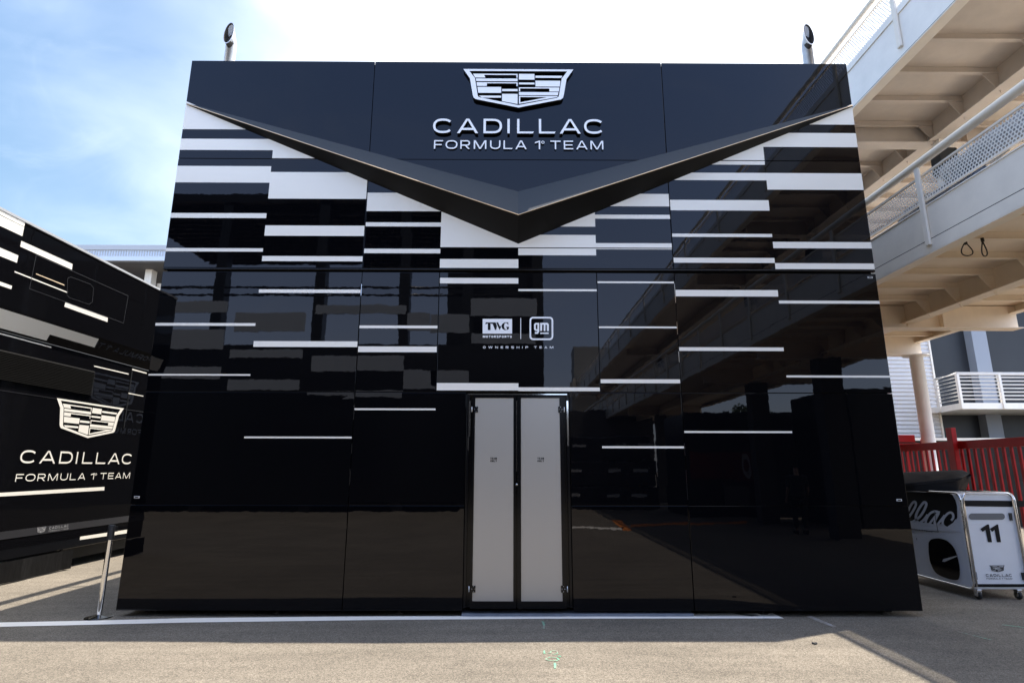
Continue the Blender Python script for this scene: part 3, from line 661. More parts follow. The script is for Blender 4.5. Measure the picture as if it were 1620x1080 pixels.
d1 = door(746, 816.2, 749.5, 812.2, True); d2 = door(818.3, 893.5, 824.3, 887.5, False)
k = MB(); a = onY(817.4, 766, D-.03); k.lathe((0, 0, 0), [(.012, 0), (.012, .012), (.006, .016)], CHROME, seg=12)
for v in k.bm.verts: v.co = Vector((a.x+v.co.x, D-.023-v.co.z, a.z+v.co.y))
k.build('door_knob', d1)
b = MB(); a, c = fac(817.3, 634), fac(817.3, 745); b.box(a.x-.004, a.x+.004, D-.009, D-.006, c.z, a.z, CHROME); b.build('chrome_edge', unit)
for px, py in ((1376, 439), (217, 786), (1422, 790.5)):
    b = MB(); p = fac(px, py); b.box(p.x-.032, p.x+.032, D-.008, D-.004, p.z-.013, p.z+.013, STEEL); b.box(p.x-.02, p.x+.02, D-.011, D-.0081, p.z-.006, p.z+.006, DARK); b.build('panel_latch', unit, bevel=.002)
# exhaust pipes with slanted ends
for pk, pt, lean in ((onY(366.0, 71.5, 7.75), onY(361.8, 52, 7.62), -1), (onY(1276.3, 73.5, 7.75), onY(1279.8, 54, 7.62), 1)):
    mb = MB(); r = .078; seg = 24
    tv = Vector((lean*.02, .20, .98)).normalized(); rings = []
    for c_, dz, fx, vec in ((Vector((pk.x, pk.y, zT-.3)), 0, 1, None), (pk, .35, 1, None), (pt, 0, 1, tv)):
        ring = []
        for q in range(seg):
            a = 2*math.pi*q/seg
            if vec is None: p = c_ + Vector((math.cos(a)*r, math.sin(a)*r, math.sin(a)*r*dz))
            else: p = c_ + X_*math.cos(a)*.073 + vec*math.sin(a)*.235
            ring.append(mb.bm.verts.new(p))
        rings.append(ring)
    mi = mb.mi(STEEL)
    for A, B in zip(rings, rings[1:]):
        for q in range(seg):
            f = mb.bm.faces.new([A[q], A[(q+1) % seg], B[(q+1) % seg], B[q]]); f.material_index = mi; f.smooth = True
    outer = [v.co.copy() for v in rings[-1]]
    pipe = mb.build('exhaust_pipe', unit)
    mb = MB(); inw = (pk-pt).normalized()
    inner = [pt+(v-pt)*.93 for v in outer]; deep = [pt+(v-pt)*.8+inw*.07+Y_*.05 for v in outer]
    for q in range(seg):
        mb.face([outer[q], outer[(q+1) % seg], inner[(q+1) % seg], inner[q]], STEEL)
        mb.face([inner[q], inner[(q+1) % seg], deep[(q+1) % seg], deep[q]], PIPEIN, True)
    mb.face(deep, PIPEIN)
    mb.build('pipe_bore', pipe)
# same emblem and name on the side wall (seen mirrored in the trailer)
mb = MB(); xs = xL+.02; SIDEP = mat('side_wall_print', (.42, .42, .44), rough=.4)
put_emblem(mb, Vector((xs, 14.75, 3.92)), -Y_, Z_, -X_, 1.95, .80, SIDEP, off=.006); mb.build('side_emblem', unit)
mb = MB(); put_text(mb, LAY_C, Vector((xs, 16.1, 2.82)), -Y_, Z_, -X_, 2.9, .26, .17, SIDEP, off=.006); mb.build('side_lettering', unit)
text_parts('side_lettering', unit, LAY_F, Vector((xs, 16.1, 2.5)), -Y_, Z_, -X_, 2.9, .15, .17, SIDEP, off=.006)
# threshold ramp strip in front of the doors
b = MB(); a, c = onZ(731, 972.5), onZ(1090, 969)
b.box(a.x, c.x, D+.02, D+.2, .002, .035, MATBLUE); b.build('threshold', unit)

# ================================================================== TRAILER ON THE LEFT
TX = -7.2
trailer = thing('team_trailer', (TX-1.2, 8, 0), 'long glossy black trailer with white dashes and a black skirt, left of the main unit', 'trailer')
ty0, ty1 = 2.0, 14.2
zt = onX(120, 392.2, TX).z; zu = onX(60, 505, TX).z
b = MB(); b.box(TX-2.5, TX, ty0, ty1, zu, zt-.004, TRUCKB)
b.build('upper_body', trailer, bevel=.02)
b = MB(); b.box(TX-2.5, TX+.012, ty0, ty1, zt-.003, zt+.035, mat('trailer_roof_edge', (.45, .46, .48), rough=.3)); b.build('roof_edge', trailer)
# lower wall, inset behind a sloping lip
TI = TX-.10; zl = zu-.28; zbb = onX(60, 879, TX).z
b = MB(); b.prism([(TX-.002, ty0, zu-.002), (TI, ty0, zl), (TX-2.4, ty0, zl), (TX-2.4, ty0, zu-.002)], (0, ty1-ty0, 0), TRUCKB); b.build('body_lip', trailer)
b = MB(); b.box(TX-2.4, TI-.002, ty0, ty1, zbb, zl-.002, TRUCKB); b.build('lower_body', trailer, bevel=.015)
b = MB(); y1 = onX(112, 901, TX).y
nf = 40
for k in range(nf):
    ya, yb = ty0+(y1-ty0)*k/nf, ty0+(y1-ty0)*(k+1)/nf
    wob = lambda y, z: TX-.02+.012*math.sin(y*5.1)+.008*math.sin(y*11.3+z*2)
    for z0, z1 in ((.02, .3), (.3, zbb-.002)):
        b.face([(wob(ya, z0), ya, z0), (wob(yb, z0), yb, z0), (wob(yb, z1), yb, z1), (wob(ya, z1), ya, z1)], CLOTH, True)
b.box(TX-.06, TX-.035, y1-.02, y1, .02, zbb-.002, DARK)
b.build('skirt', trailer)
b = MB(); b.box(TX-2.2, TX-.25, y1+.05, ty1, .12, zbb-.002, DARK)
b.build('underbody', trailer)
def tq(pts, m, X=TX, off=.004, name='white_dash'):
    mb = MB(); mb.flat([onX(x, y, X+off) for x, y in pts], m); mb.build(name, trailer)
def z6(L_): return [(x/6., 320+y/6.) for x, y in L_]
def z7(L_): return [(x/6., 480+y/6.) for x, y in L_]
tq(z6([(-200, -45), (240, 188), (230, 232), (-200, 15)]), WHITE); tq(z6([(-200, 25), (230, 236), (212, 322), (-200, 130)]), WHITE)
tq(z6([(203, 366), (690, 586), (682, 640), (192, 420)]), WHITE); tq(z6([(-200, 345), (175, 505), (160, 574), (-200, 430)]), WHITE)
tq(z6([(-200, 680), (115, 793), (107, 825), (-200, 722)]), WHITE); tq(z6([(140, 652), (640, 850), (638, 860), (138, 664)]), WHITE)
tq(z6([(622, 945), (1025, 1091), (1020, 1136), (610, 990)]), WHITE)
def lipq(y0, y1, zz0, zz1):
    def at(z): f = (z-zl)/(zu-zl); return TI+(TX-TI)*f + .006
    mb = MB(); mb.flat([(at(zz0), y0, zz0), (at(zz0), y1, zz0), (at(zz1), y1, zz1), (at(zz1), y0, zz1)], WHITE); mb.build('lip_dash', trailer)
ya, yb = onX(85, 523, TX).y, onX(156, 537, TX).y
lipq(2.2, ya, zl+.02, zu-.01); lipq(ya, yb, zu-.16, zu-.01)
for L_ in ([(-200, 225), (487, 410), (485, 420), (-200, 238)], [(928, 403), (1250, 498), (1246, 512), (924, 416)], [(452, 578), (884, 674), (882, 684), (450, 588)],
           [(895, 588), (1222, 664), (1220, 674), (893, 598)], [(1256, 618), (1394, 656), (1392, 667), (1254, 631)], [(1220, 846), (1362, 875), (1360, 882), (1218, 855)]):
    tq(z7(L_), WHITE, TI)
def z8(L_): return [(x/4.318, 740+y/4.318) for x, y in L_]
tq(z8([(-200, 180), (714, 128), (712, 152), (-200, 206)]), WHITE, TI); tq(z8([(548, 468), (900, 415), (900, 440), (545, 490)]), WHITE, TI)
# hatch outline and window on the upper wall
def outline(name, pts, wd, m, X, parent):
    q = [onX(x, y, X+.006) for x, y in pts]; l, r, c = ribbon_quads([(p.y, p.z) for p in q]+[(q[0].y, q[0].z)], wd)
    o = MB()
    for i in range(len(l)-1): o.face([(X+.006, *r[i]), (X+.006, *r[i+1]), (X+.006, *l[i+1]), (X+.006, *l[i])], m)
    return o.build(name, parent)
hatch = outline('hatch_frame', z6([(345, 500), (1217, 888), (1172, 1145), (280, 820)]), .008, TRUCKM, TX, trailer)
wq = z6([(672, 708), (860, 778), (888, 812), (878, 945), (845, 968), (660, 905), (636, 880), (642, 722)])
outline('window_frame', wq, .007, TRUCKM, TX, trailer)
tq(z6([(343, 675), (612, 782), (610, 790), (341, 682)]), GOLD, TX, .008, 'accent_strip')
# louvre panel
p0, p1 = onX(12, 553, TI), onX(147, 600, TI)
b = MB(); zc0, zc1 = onX(30, 605, TI).z, onX(30, 560, TI).z
for k in range(17):
    z = zc0+(zc1-zc0)*k/17; b.prism([(TI+.002, 6.6, z), (TI+.03, 6.6, z), (TI+.002, 6.6, z+.028)], (0, p1.y-6.6, 0), LOUVRE)
b.build('louvre_panel', trailer)
# panel seams
b = MB(); zz = onX(0, 617, TI).z; b.box(TI+.001, TI+.003, ty0, ty1, zz-.004, zz+.004, TRUCKM); b.build('panel_seam', trailer)
b = MB(); yy = onX(207, 600, TI).y; b.box(TI+.001, TI+.0035, yy-.012, yy+.012, zl-1.2, zl-.01, DARK); b.build('panel_seam', trailer)
# emblem and name
mb = MB(); a, c = onX(89.4, 629, TI), onX(195.5, 646, TI); lo = onX(137.5, 693.5, TI); top = onX(138, 637, TI)
put_emblem(mb, Vector((TI, (a.y+c.y)/2, (a.z+c.z)/2)), Y_, Z_, X_, c.y-a.y, (a.z+c.z)/2-onX(138, 692.5, TI).z, WHITE, off=.006); mb.build('emblem', trailer)
a, c = onX(29.6, 733.5, TI), onX(210.5, 714, TI)
text_parts('lettering', trailer, LAY_C, Vector((TI, a.y, (a.z+onX(210.5, 733, TI).z)/2)), Y_, Z_, X_, c.y-a.y, (c.z-onX(210.5, 732.5, TI).z)*.88, .145, WHITE, off=.006)
a, c = onX(23, 761.5, TI), onX(206, 745, TI)
text_parts('lettering', trailer, LAY_F, Vector((TI, a.y, a.z)), Y_, Z_, X_, c.y-a.y, (c.z-onX(206, 756, TI).z)*.84, .14, WHITE, off=.006)
# lower grey band with the small mark
z1_, z0_ = onX(60, 833.5, TI).z, onX(60, 845, TI).z
b = MB(); b.box(TI, TI+.004, ty0, ty1, z0_, z1_, TRUCKM); b.build('lower_band', trailer)
mb = MB(); LG = mat('pale_grey_print', (.32, .32, .33), rough=.4)
a, c = onX(57, 841, TI), onX(71.5, 839, TI); put_emblem(mb, Vector((TI+.004, (a.y+c.y)/2, z1_-.004)), Y_, Z_, X_, c.y-a.y, (z1_-z0_)*.8, LG, off=.004); mb.build('small_emblem', trailer)
a, c = onX(76, 841, TI), onX(107, 837, TI); hh = (z1_-z0_); mb = MB()
put_text(mb, LAY_C, Vector((TI+.004, a.y, z0_+hh*.5)), Y_, Z_, X_, c.y-a.y, hh*.36, .2, LG, off=.004)
put_text(mb, LAY_F, Vector((TI+.004, a.y, z0_+hh*.16)), Y_, Z_, X_, c.y-a.y, hh*.2, .2, LG, off=.004)
mb.build('small_mark', trailer)

# ================================================================== CHROME BARRIER POST
pb = onZ(164, 973.5); pb.y = D-.05+.02; pb.z = 0
post = thing('barrier_post', (pb.x, pb.y, 0), 'chrome queue barrier post on a round base at the left corner of the black unit', 'barrier post')
b = MB(); b.lathe((pb.x, pb.y, 0), [(.028, .004), (.028, .9), (.0285, .905)], CHROME, 24); b.build('post_tube', post)
b = MB(); b.lathe((pb.x, pb.y, 0), [(.14, .004), (.14, .010), (.128, .016), (.05, .026), (.032, .036)], GLASSY, 36); b.build('post_base', post)
b = MB(); b.lathe((pb.x, pb.y, 0), [(.036, .83), (.036, .985), (.03, .995)], BLACKR, 24); b.build('belt_head', post)
b = MB(); b.box(pb.x+.036, pb.x+.06, pb.y-.02, pb.y+.02, .92, .975, BLACKR); b.build('belt_clip', post)

# ================================================================== WALKWAYS ON THE RIGHT
WX = 6.1; WX2 = 10.2
YA, YB = -38.0, 21.0
def uX(x, y): return onX(x, y, WX).z
def walkway(name, label, zb, ztop, zline, zrailtop, zmesh0, zmesh1, posts, fasc, beamx, beamb, soff, ribs, low):
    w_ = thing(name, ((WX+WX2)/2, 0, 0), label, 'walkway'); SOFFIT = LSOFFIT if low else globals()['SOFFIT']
    b = MB(); b.box(WX, WX+.018, YA, YB, zline, ztop, fasc); b.build('fascia', w_)
    b = MB(); b.box(WX-.003, WX+.0, YA, YB, zline-.013, zline+.001, DARK); b.build('fascia_joint', w_)
    if low: b = MB(); b.box(WX-.014, WX+.05, YA, YB, ztop+.001, ztop+.016, CREAMW); b.build('fascia_lip', w_)
    b = MB(); b.box(WX-.006, WX+.17, YA, YB, zb, zb+.018, fasc if low else GREYST); b.box(WX-.008, WX+.012, YA, YB, zb+.019, zline-.012, fasc); b.build('edge_beam', w_)
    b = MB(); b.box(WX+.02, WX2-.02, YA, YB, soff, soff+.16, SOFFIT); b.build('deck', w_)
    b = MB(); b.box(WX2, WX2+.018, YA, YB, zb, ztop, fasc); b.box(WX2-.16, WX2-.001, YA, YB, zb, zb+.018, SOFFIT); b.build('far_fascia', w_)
    rb = None
    y = 7.45-.742*14
    k = 0
    while y < 20.5:
        if rb is None:
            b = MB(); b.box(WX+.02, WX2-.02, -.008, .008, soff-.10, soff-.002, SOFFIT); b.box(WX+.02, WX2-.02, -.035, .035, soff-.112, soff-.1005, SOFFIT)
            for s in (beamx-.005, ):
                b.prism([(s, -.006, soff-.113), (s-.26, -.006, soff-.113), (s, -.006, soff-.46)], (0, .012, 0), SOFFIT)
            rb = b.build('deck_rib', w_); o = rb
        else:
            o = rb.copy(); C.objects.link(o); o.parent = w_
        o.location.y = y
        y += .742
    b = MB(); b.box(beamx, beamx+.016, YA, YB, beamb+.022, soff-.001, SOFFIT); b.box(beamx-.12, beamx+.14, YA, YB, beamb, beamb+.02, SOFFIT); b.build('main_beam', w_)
    # rail
    b = MB(); r = .062 if low else .05
    b.tube([(WX-.02, YA, zrailtop), (WX-.02, YB, zrailtop)], r, GREYST if low else CREAMW, 14); b.build('handrail', w_)
    b = MB(); b.box(WX+.02, WX+.05, YA, YB, zmesh1, zmesh1+.03, GREYST if low else CREAMW); b.box(WX+.02, WX+.05, YA, YB, zmesh0-.03, zmesh0, GREYST if low else CREAMW)
    if not low: b.box(WX-.02, WX+.03, YA, YB, ztop-.003+.006, ztop+.12, CREAMW)
    b.build('rail_bar', w_)
    b = MB(); b.face([(WX+.035, YA, zmesh0), (WX+.035, YB, zmesh0), (WX+.035, YB, zmesh1), (WX+.035, YA, zmesh1)], PERF); b.build('mesh_panel', w_)
    b = MB(); b.tube([(WX2, YA, zrailtop), (WX2, YB, zrailtop)], .05, CREAMW, 10); b.box(WX2, WX2+.02, YA, YB, zmesh1, zmesh1+.03, CREAMW); b.face([(WX2+.005, YA, zmesh0), (WX2+.005, YB, zmesh0), (WX2+.005, YB, zmesh1), (WX2+.005, YA, zmesh1)], PERF); b.build('far_rail', w_)
    pm = None
    for yp in posts:
        if pm is None:
            b = MB(); b.box(WX-.05, WX+.005-.014, -.045, .045, zline-.10 if low else zb+.16, zrailtop-.03, GREYST)
            pm = b.build('rail_post', w_, bevel=.012); o = pm
        else: o = pm.copy(); C.objects.link(o); o.parent = w_
        o.location.y = yp
    return w_
zU = dict(zb=uX(1350, 172), ztop=uX(1345, 112), zline=uX(1350, 172)+.034, zrailtop=uX(1340, 55), zmesh0=uX(1341, 108)+.03, zmesh1=uX(1330, 80)+.02)
upper = walkway('elevated_walkway', 'upper cream steel footbridge with a mesh parapet, highest structure at the right', zU['zb'], zU['ztop'], zU['zline'], zU['zrailtop'], zU['zmesh0'], zU['zmesh1'],
    [7.72+3.1*k for k in range(-14, 5)], CREAMW, 7.97, 7.64, 8.06, True, False)
zL_ = dict(zb=uX(1388.5, 443.5), zline=uX(1385, 425), ztop=uX(1380, 380), zrail=uX(1370, 322), zm0=uX(1378.5, 369), zm1=uX(1373, 338))
lower = walkway('elevated_walkway', 'lower cream steel footbridge with a thick grey handrail and perforated panels, under the upper one', zL_['zb'], zL_['ztop'], zL_['zline'], zL_['zrail'], zL_['zm0'], zL_['zm1'],
    [onX(1463, 330, WX).y+1.95*k for k in range(-22, 6)], GREYST, 7.95, 4.47, 4.86, True, True)
# cross girders with end plates, columns
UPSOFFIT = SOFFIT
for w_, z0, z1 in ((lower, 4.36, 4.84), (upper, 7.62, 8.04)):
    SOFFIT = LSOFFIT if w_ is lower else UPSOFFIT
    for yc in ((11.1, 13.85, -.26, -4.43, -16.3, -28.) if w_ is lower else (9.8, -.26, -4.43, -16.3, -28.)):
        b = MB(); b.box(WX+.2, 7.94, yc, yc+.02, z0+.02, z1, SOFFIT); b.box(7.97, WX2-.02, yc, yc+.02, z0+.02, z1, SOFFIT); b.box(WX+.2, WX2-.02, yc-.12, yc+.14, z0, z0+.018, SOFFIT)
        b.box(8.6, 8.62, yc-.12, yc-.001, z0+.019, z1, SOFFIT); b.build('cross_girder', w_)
for yc in (13.85,):
    b = MB(); r = .145
    b.lathe((10.02, yc, 0), [(r+.1, 0), (r+.1, .03), (r, .031), (r, 4.34), (r+.14, 4.341), (r+.14, 4.36)], CREAMW, 24); b.build('column', lower)
for yc in (-.26, -4.43, -16.3, -28.):
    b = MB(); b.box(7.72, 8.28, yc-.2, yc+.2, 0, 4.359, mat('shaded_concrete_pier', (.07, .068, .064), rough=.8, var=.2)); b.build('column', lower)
for yc in (9.8, -.26, -4.43, -16.3):
    b = MB(); b.box(7.99, 8.2, yc-.2, yc-.002, 5.02, 8.04, CREAM); b.box(7.93, 8.26, yc-.24, yc-.0015, 6.95, 7.44, BLACKR); b.build('column', upper)
# stair tower at the far end behind the viewer (mirrored)
tw = thing('stair_tower', (8.2, -41, 0), 'pale rounded stair tower at the end of the footbridges, mirrored in the panels', 'tower')
b = MB()
prof = []
for k in range(13):
    a = math.pi*k/12; prof.append((8.3+2.4*math.cos(a), -40.5-1.8*math.sin(a)))
prof += [(5.9, -38.2), (10.7, -38.2)]
def storey(z0, z1, m): b.prism([(x, y, z0) for x, y in prof], (0, 0, z1-z0), m)
TWR = mat('tower_grey', (.40, .40, .40), rough=.7); storey(0, 8.2, TWR); storey(9.6, 12.6, TWR); b.build('tower_wall', tw)
b = MB()
for x, y in prof[::3]+prof[-2:]: b.box(x-.15, x+.15, y-.15, y+.15, 8.2, 9.6, CREAM)
b.build('tower_pier', tw)
# two wire loops hanging under the lower walkway
for px, py0, py1, lab in ((1527, 381.5, 405, 'dark wire loop hanging open under the lower footbridge, the wider of two'), (1553.5, 377, 406, 'dark wire loop hanging edge-on under the lower footbridge, the narrower of two')):
    zt_ = zL_['zb']+.18; t_ = onZ(px, py0, 4.745); c_ = onY(px+2, py1, t_.y)
    lp = thing('wire_loop', t_, lab, 'cable', 'wire loops under the lower footbridge')
    b = MB(); hgt = t_.z-c_.z; wd = .075 if px < 1540 else .03
    pts = []
    for k in range(20):
        a = 2*math.pi*k/20; rr_ = 1-.55*(.5+.5*math.cos(a))
        pts.append(t_ + Vector((math.sin(a)*wd*(.55+.45*-math.cos(a)*1.0+.35), .01*math.sin(2*a), -hgt*.52+math.cos(a)*hgt*.46)))
    b.tube(pts, .008, BLACKR, 6, closed=True); b.build('loop_wire', lp)
    b = MB(); b.tube([t_+Vector((0, 0, .004)), t_+Vector((.005, 0, -.05))], .02, BLACKR, 8); b.build('tie_knot', lp)
# clear film bundle behind the perforated panel of the lower walkway
def bundle(name, ya, yb, zc, rz, m, label, x=WX+.22):
    b = MB(); n = 34; seg = 12; rings = []
    for i in range(n+1):
        y = ya+(yb-ya)*i/n; e = min(1, min(i, n-i)/3+.15)
        ring = []
        for q in range(seg):
            a = 2*math.pi*q/seg; f = e*(1+.45*noise.noise(Vector((y*3.1, math.cos(a)*1.7, math.sin(a)*1.7+x))))
            ring.append(b.bm.verts.new((x+.12*math.cos(a)*f, y, zc+rz*math.sin(a)*f)))
        rings.append(ring)
    for A, B in zip(rings, rings[1:]):
        for q in range(seg):
            f = b.bm.faces.new([A[q], A[(q+1) % seg], B[(q+1) % seg], B[q]]); f.smooth = True; f.material_index = b.mi(m)
    b.bm.faces.new(rings[0]); b.bm.faces.new(rings[-1][::-1])
    return tag(b.build(name), label, 'plastic sheet')
zc = (zL_['zm0']+zL_['ztop'])/2
bundle('plastic_sheet_bundle', onX(1400, 350, WX).y, onX(1560, 270, WX).y+.2, zc+.07, .13, FILMB, 'crumpled dark blue film stuffed along the foot of the lower footbridge mesh')
bundle('plastic_sheet_bundle', 6.1, 7.7, zc+.33, .17, FILM, 'crumpled clear film bundle behind the perforated panel of the lower footbridge', WX+.25)

# ================================================================== SERVICE CART (number 11)
CF = 7.86
def cf(x, y, Y=CF): return onY(x, y, Y)
cx0 = cf(1541, 925).x; cz0 = cf(1541, 934).z; cz1 = cf(1520, 780.5).z; cx1 = cx0+.70; cd = 1.5
cart = thing('service_cart', (cx0+.35, CF+.7, 0), 'white and black wheeled service cart with chrome frame and number 11, beside the red fence', 'cart')
b = MB()
# body with rounded top edges at front (profile in YZ swept along X)
b.box(cx0, cx1, CF, CF+cd, cz0+.012, cz1-.0, CARTW)
body = b.build('cart_body', cart, bevel=.03)
SC4 = 892/190.
def cp(x, y, d=.004): 
    p = onY(1430+x/SC4, 730+y/SC4, CF-d); return Vector((p.x, CF-d, p.z))
b = MB(); b.flat([cp(428, 286), (cp(900, 290)), cp(905, 336), cp(436, 330)], DARK); b.build('black_band', cart)
b = MB(); b.flat([cp(520, 907), cp(905, 907), cp(905, 930), cp(523, 930)], DARK)
b.build('black_band', cart)
b = MB()
slot = rr(482, 383, 750, 430, 23, 5); b.flat([cp(x, y, .005) for x, y in slot], CARTGREY); b.build('handle_slot', cart)
b = MB()
for L_ in ([(568,498),(618,465),(632,465),(655,597),(625,597),(606,505),(585,520)], [(638,498),(690,465),(700,465),(722,597),(692,597),(674,505),(655,520)]): b.flat([cp(x, y, .006) for x, y in L_], DARK)
b.build('number', cart)
b = MB()
for L_ in ([(440,380),(452,380),(462,430),(450,430)], [(775,380),(797,380),(804,435),(785,435)], [(522,818),(534,818),(543,872),(532,872)], [(868,822),(900,822),(905,876),(880,876)]):
    b = MB(); a_ = [cp(x, y, .006) for x, y in L_]; b.prism(a_, (0, -.012, 0), BLACKR); b.build('panel_hinge', cart)
b = MB(); t_ = cp(690, 768); a_, c_ = cp(634, 768), cp(746, 768); put_emblem(b, Vector((t_.x, CF, t_.z)), X_, Z_, -Y_, c_.x-a_.x, t_.z-cp(690, 818).z, DARK, off=.006); b.build('cart_emblem', cart)
b = MB(); a_, c_ = cp(610, 853), cp(800, 832); put_text(b, LAY_C, Vector((a_.x, CF, a_.z)), X_, Z_, -Y_, c_.x-a_.x, c_.z-a_.z, .17, DARK, off=.006)
b.build('cart_lettering', cart)
a_, c_ = cp(614, 872), cp(803, 861); text_parts('cart_lettering', cart, LAY_F, Vector((a_.x, CF, a_.z)), X_, Z_, -Y_, c_.x-a_.x, c_.z-a_.z, .17, DARK, off=.006)
# chrome tube frame: front hoop pair and side rails
b = MB(); ins = .035
def rrect(u0, u1, v0, v1, R0, n=6):
    out = []
    for cu, cv, a0 in ((u0+R0, v0+R0, 180), (u1-R0, v0+R0, 270), (u1-R0, v1-R0, 0), (u0+R0, v1-R0, 90)):
        for k in range(n): a = R_(a0+90*k/(n-1)); out.append((cu+R0*math.cos(a), cv+R0*math.sin(a)))
    return out
for xx in (cx0-.008, cx1+.008):
    b.tube([(xx, y, z) for y, z in rrect(CF-.012, CF+cd, cz0+.012, cz1+.008, .09)], .0135, CHROME, 10, closed=True); b.build('side_frame', cart); b = MB()
pts = [(cx0+.022, CF-.016, cz0+.05)]
for k in range(7): a = R_(180-90*k/6); pts.append((cx0+.022+.08+.08*math.cos(a), CF-.016, cz1-.07+.08*math.sin(a)))
for k in range(7): a = R_(90-90*k/6); pts.append((cx1-.022-.08+.08*math.cos(a), CF-.016, cz1-.07+.08*math.sin(a)))
pts.append((cx1-.022, CF-.016, cz0+.05)); b.tube(pts, .0135, CHROME, 10)
b.build('front_frame', cart)
# side graphics on the face x = cx0
CS = cx0-.004
def cs(x, y, d=0.): 
    p = onX(1430+x/SC4, 730+y/SC4, CS-d); return Vector((CS-d, p.y, p.z))
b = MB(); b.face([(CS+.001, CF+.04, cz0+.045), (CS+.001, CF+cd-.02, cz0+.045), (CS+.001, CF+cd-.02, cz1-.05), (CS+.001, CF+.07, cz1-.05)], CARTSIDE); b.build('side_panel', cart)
def s10(L_): return [((1440+x/10.8-1430)*SC4, (770+y/10.8-730)*SC4) for x, y in L_]
b = MB()
blk = s10([(-700, 70), (640, 95), (720, 130), (775, 230), (800, 330), (805, 520), (740, 640), (660, 690), (600, 660), (560, 620), (440, 640), (300, 612), (160, 605), (0, 585), (-300, 560), (-700, 520)])
b.flat([cs(x, y, .003) for x, y in blk], DARK); b.build('side_black_field', cart)
def sm(pts, n=6):
    out = []; P = [Vector((x, y, 0)) for x, y in pts]
    for i in range(len(P)-1):
        p0, p1, p2, p3 = P[max(i-1, 0)], P[i], P[i+1], P[min(i+2, len(P)-1)]
        for k in range(n):
            t = k/n; q = .5*((2*p1)+(p2-p0)*t+(2*p0-5*p1+4*p2-p3)*t*t+(3*p1-p0-3*p2+p3)*t**3); out.append((q.x, q.y))
    out.append((P[-1].x, P[-1].y)); return out
b = MB()
SCRIPT = [[(-30, 520), (40, 420), (95, 310), (85, 255), (50, 260), (0, 330), (-60, 470), (-70, 560), (-20, 600), (50, 590)],
          [(50, 590), (150, 520), (225, 420), (272, 310), (262, 265), (222, 270), (150, 370), (100, 480), (105, 560), (150, 615), (230, 560), (300, 470)],
          [(505, 435), (420, 415), (340, 450), (280, 540), (265, 610), (310, 640), (380, 560), (470, 445)], [(490, 440), (430, 560), (420, 620), (460, 640), (530, 560), (590, 480)],
          [(700, 570), (735, 520), (725, 455), (680, 435), (620, 470), (560, 560), (560, 650), (610, 700), (690, 690), (790, 560)]]
for j, stq in enumerate(SCRIPT):
    l, r, c_ = ribbon_quads(sm(stq), 40 if j != 1 else 44)
    for i in range(len(l)-1):
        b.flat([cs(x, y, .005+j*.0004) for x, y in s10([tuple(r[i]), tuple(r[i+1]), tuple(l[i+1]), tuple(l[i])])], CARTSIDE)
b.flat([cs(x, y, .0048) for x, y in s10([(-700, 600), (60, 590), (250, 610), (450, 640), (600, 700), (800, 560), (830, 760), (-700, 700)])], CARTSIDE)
b.build('side_script', cart)
b = MB(); a_, c_ = s10([(-60, 700)])[0], s10([(370, 690)])[0]; pa, pc = cs(*a_, .006), cs(*c_, .006)
text_parts('side_note', cart, LAY_F, Vector((CS, pa.y, pa.z-.01)), -Y_, Z_, -X_, pa.y-pc.y, .022, .2, CARTGREY, off=.0075)
for L_ in ([(-200, 695), (420, 765), (490, 772), (488, 766), (420, 757), (-200, 688)], [(105, 868), (115, 866), (118, 905), (108, 905)], [(25, 775), (90, 785), (90, 780), (25, 770)]):
    b = MB(); b.flat([cs(x, y, .0078) for x, y in s10(L_)], DARK); b.build('side_note', cart)
b = MB(); b.flat([cs(x, y, .0078) for x, y in s10([(412, 410), (425, 410), (440, 560), (485, 770), (470, 770), (430, 560)])], CARTGREY)
b.build('side_seam', cart)
# porthole: rounded black window with lever
b = MB()
ph = []
raw = [(180, 600), (205, 572), (270, 567), (330, 590), (375, 640), (402, 710), (418, 800), (412, 865), (385, 880), (320, 868), (240, 830), (198, 760), (182, 680)]
ph = sm(raw+[raw[0]], 4)[:-1]
b.flat([cs(x, y, .009) for x, y in ph], GLASSY); port = b.build('port_window', cart)
b = MB(); ctr = (sum(p[0] for p in ph)/len(ph), sum(p[1] for p in ph)/len(ph))
l, r, c_ = ribbon_quads(ph+[ph[0]], 5)
for i in range(len(l)-1): b.flat([cs(*q, .0095) for q in (tuple(r[i]), tuple(r[i+1]), tuple(l[i+1]), tuple(l[i]))], STEEL)
b.build('window_ring', port)
b = MB(); b.prism([cs(285, 740, .02), cs(292, 722, .02), cs(385, 698, .02), cs(392, 702, .02), cs(300, 742, .02)], (.008, 0, 0), STEEL); b.build('lever', port)
# castors
b = None
for xx, yy in ((cx0+.08, CF+.06), (cx1-.1, CF+.06), (cx0+.08, CF+cd-.12), (cx1-.1, CF+cd-.12)):
    m_ = MB(); m_.box(xx-.03, xx+.03, yy-.035, yy+.035, .092, max(.1, cz0+.01), CHROME); m_.box(xx-.03, xx-.022, yy-.03, yy+.03, .04, .094, CHROME); m_.box(xx+.022, xx+.03, yy-.03, yy+.03, .04, .094, CHROME)
    cst = m_.build('castor', cart, bevel=.004)
    m_ = MB(); m_.lathe((0, 0, 0), [(.02, -.016), (.05, -.016), (.052, -.008), (.052, .008), (.05, .016), (.02, .016)], BLACKR, 20)
    m_.bm.faces.new([v for v in list(m_.bm.verts)[:20]][::-1])
    for v in m_.bm.verts: v.co = Vector((xx+v.co.z, yy+v.co.x, .053+v.co.y))
    m_.build('wheel', cst)
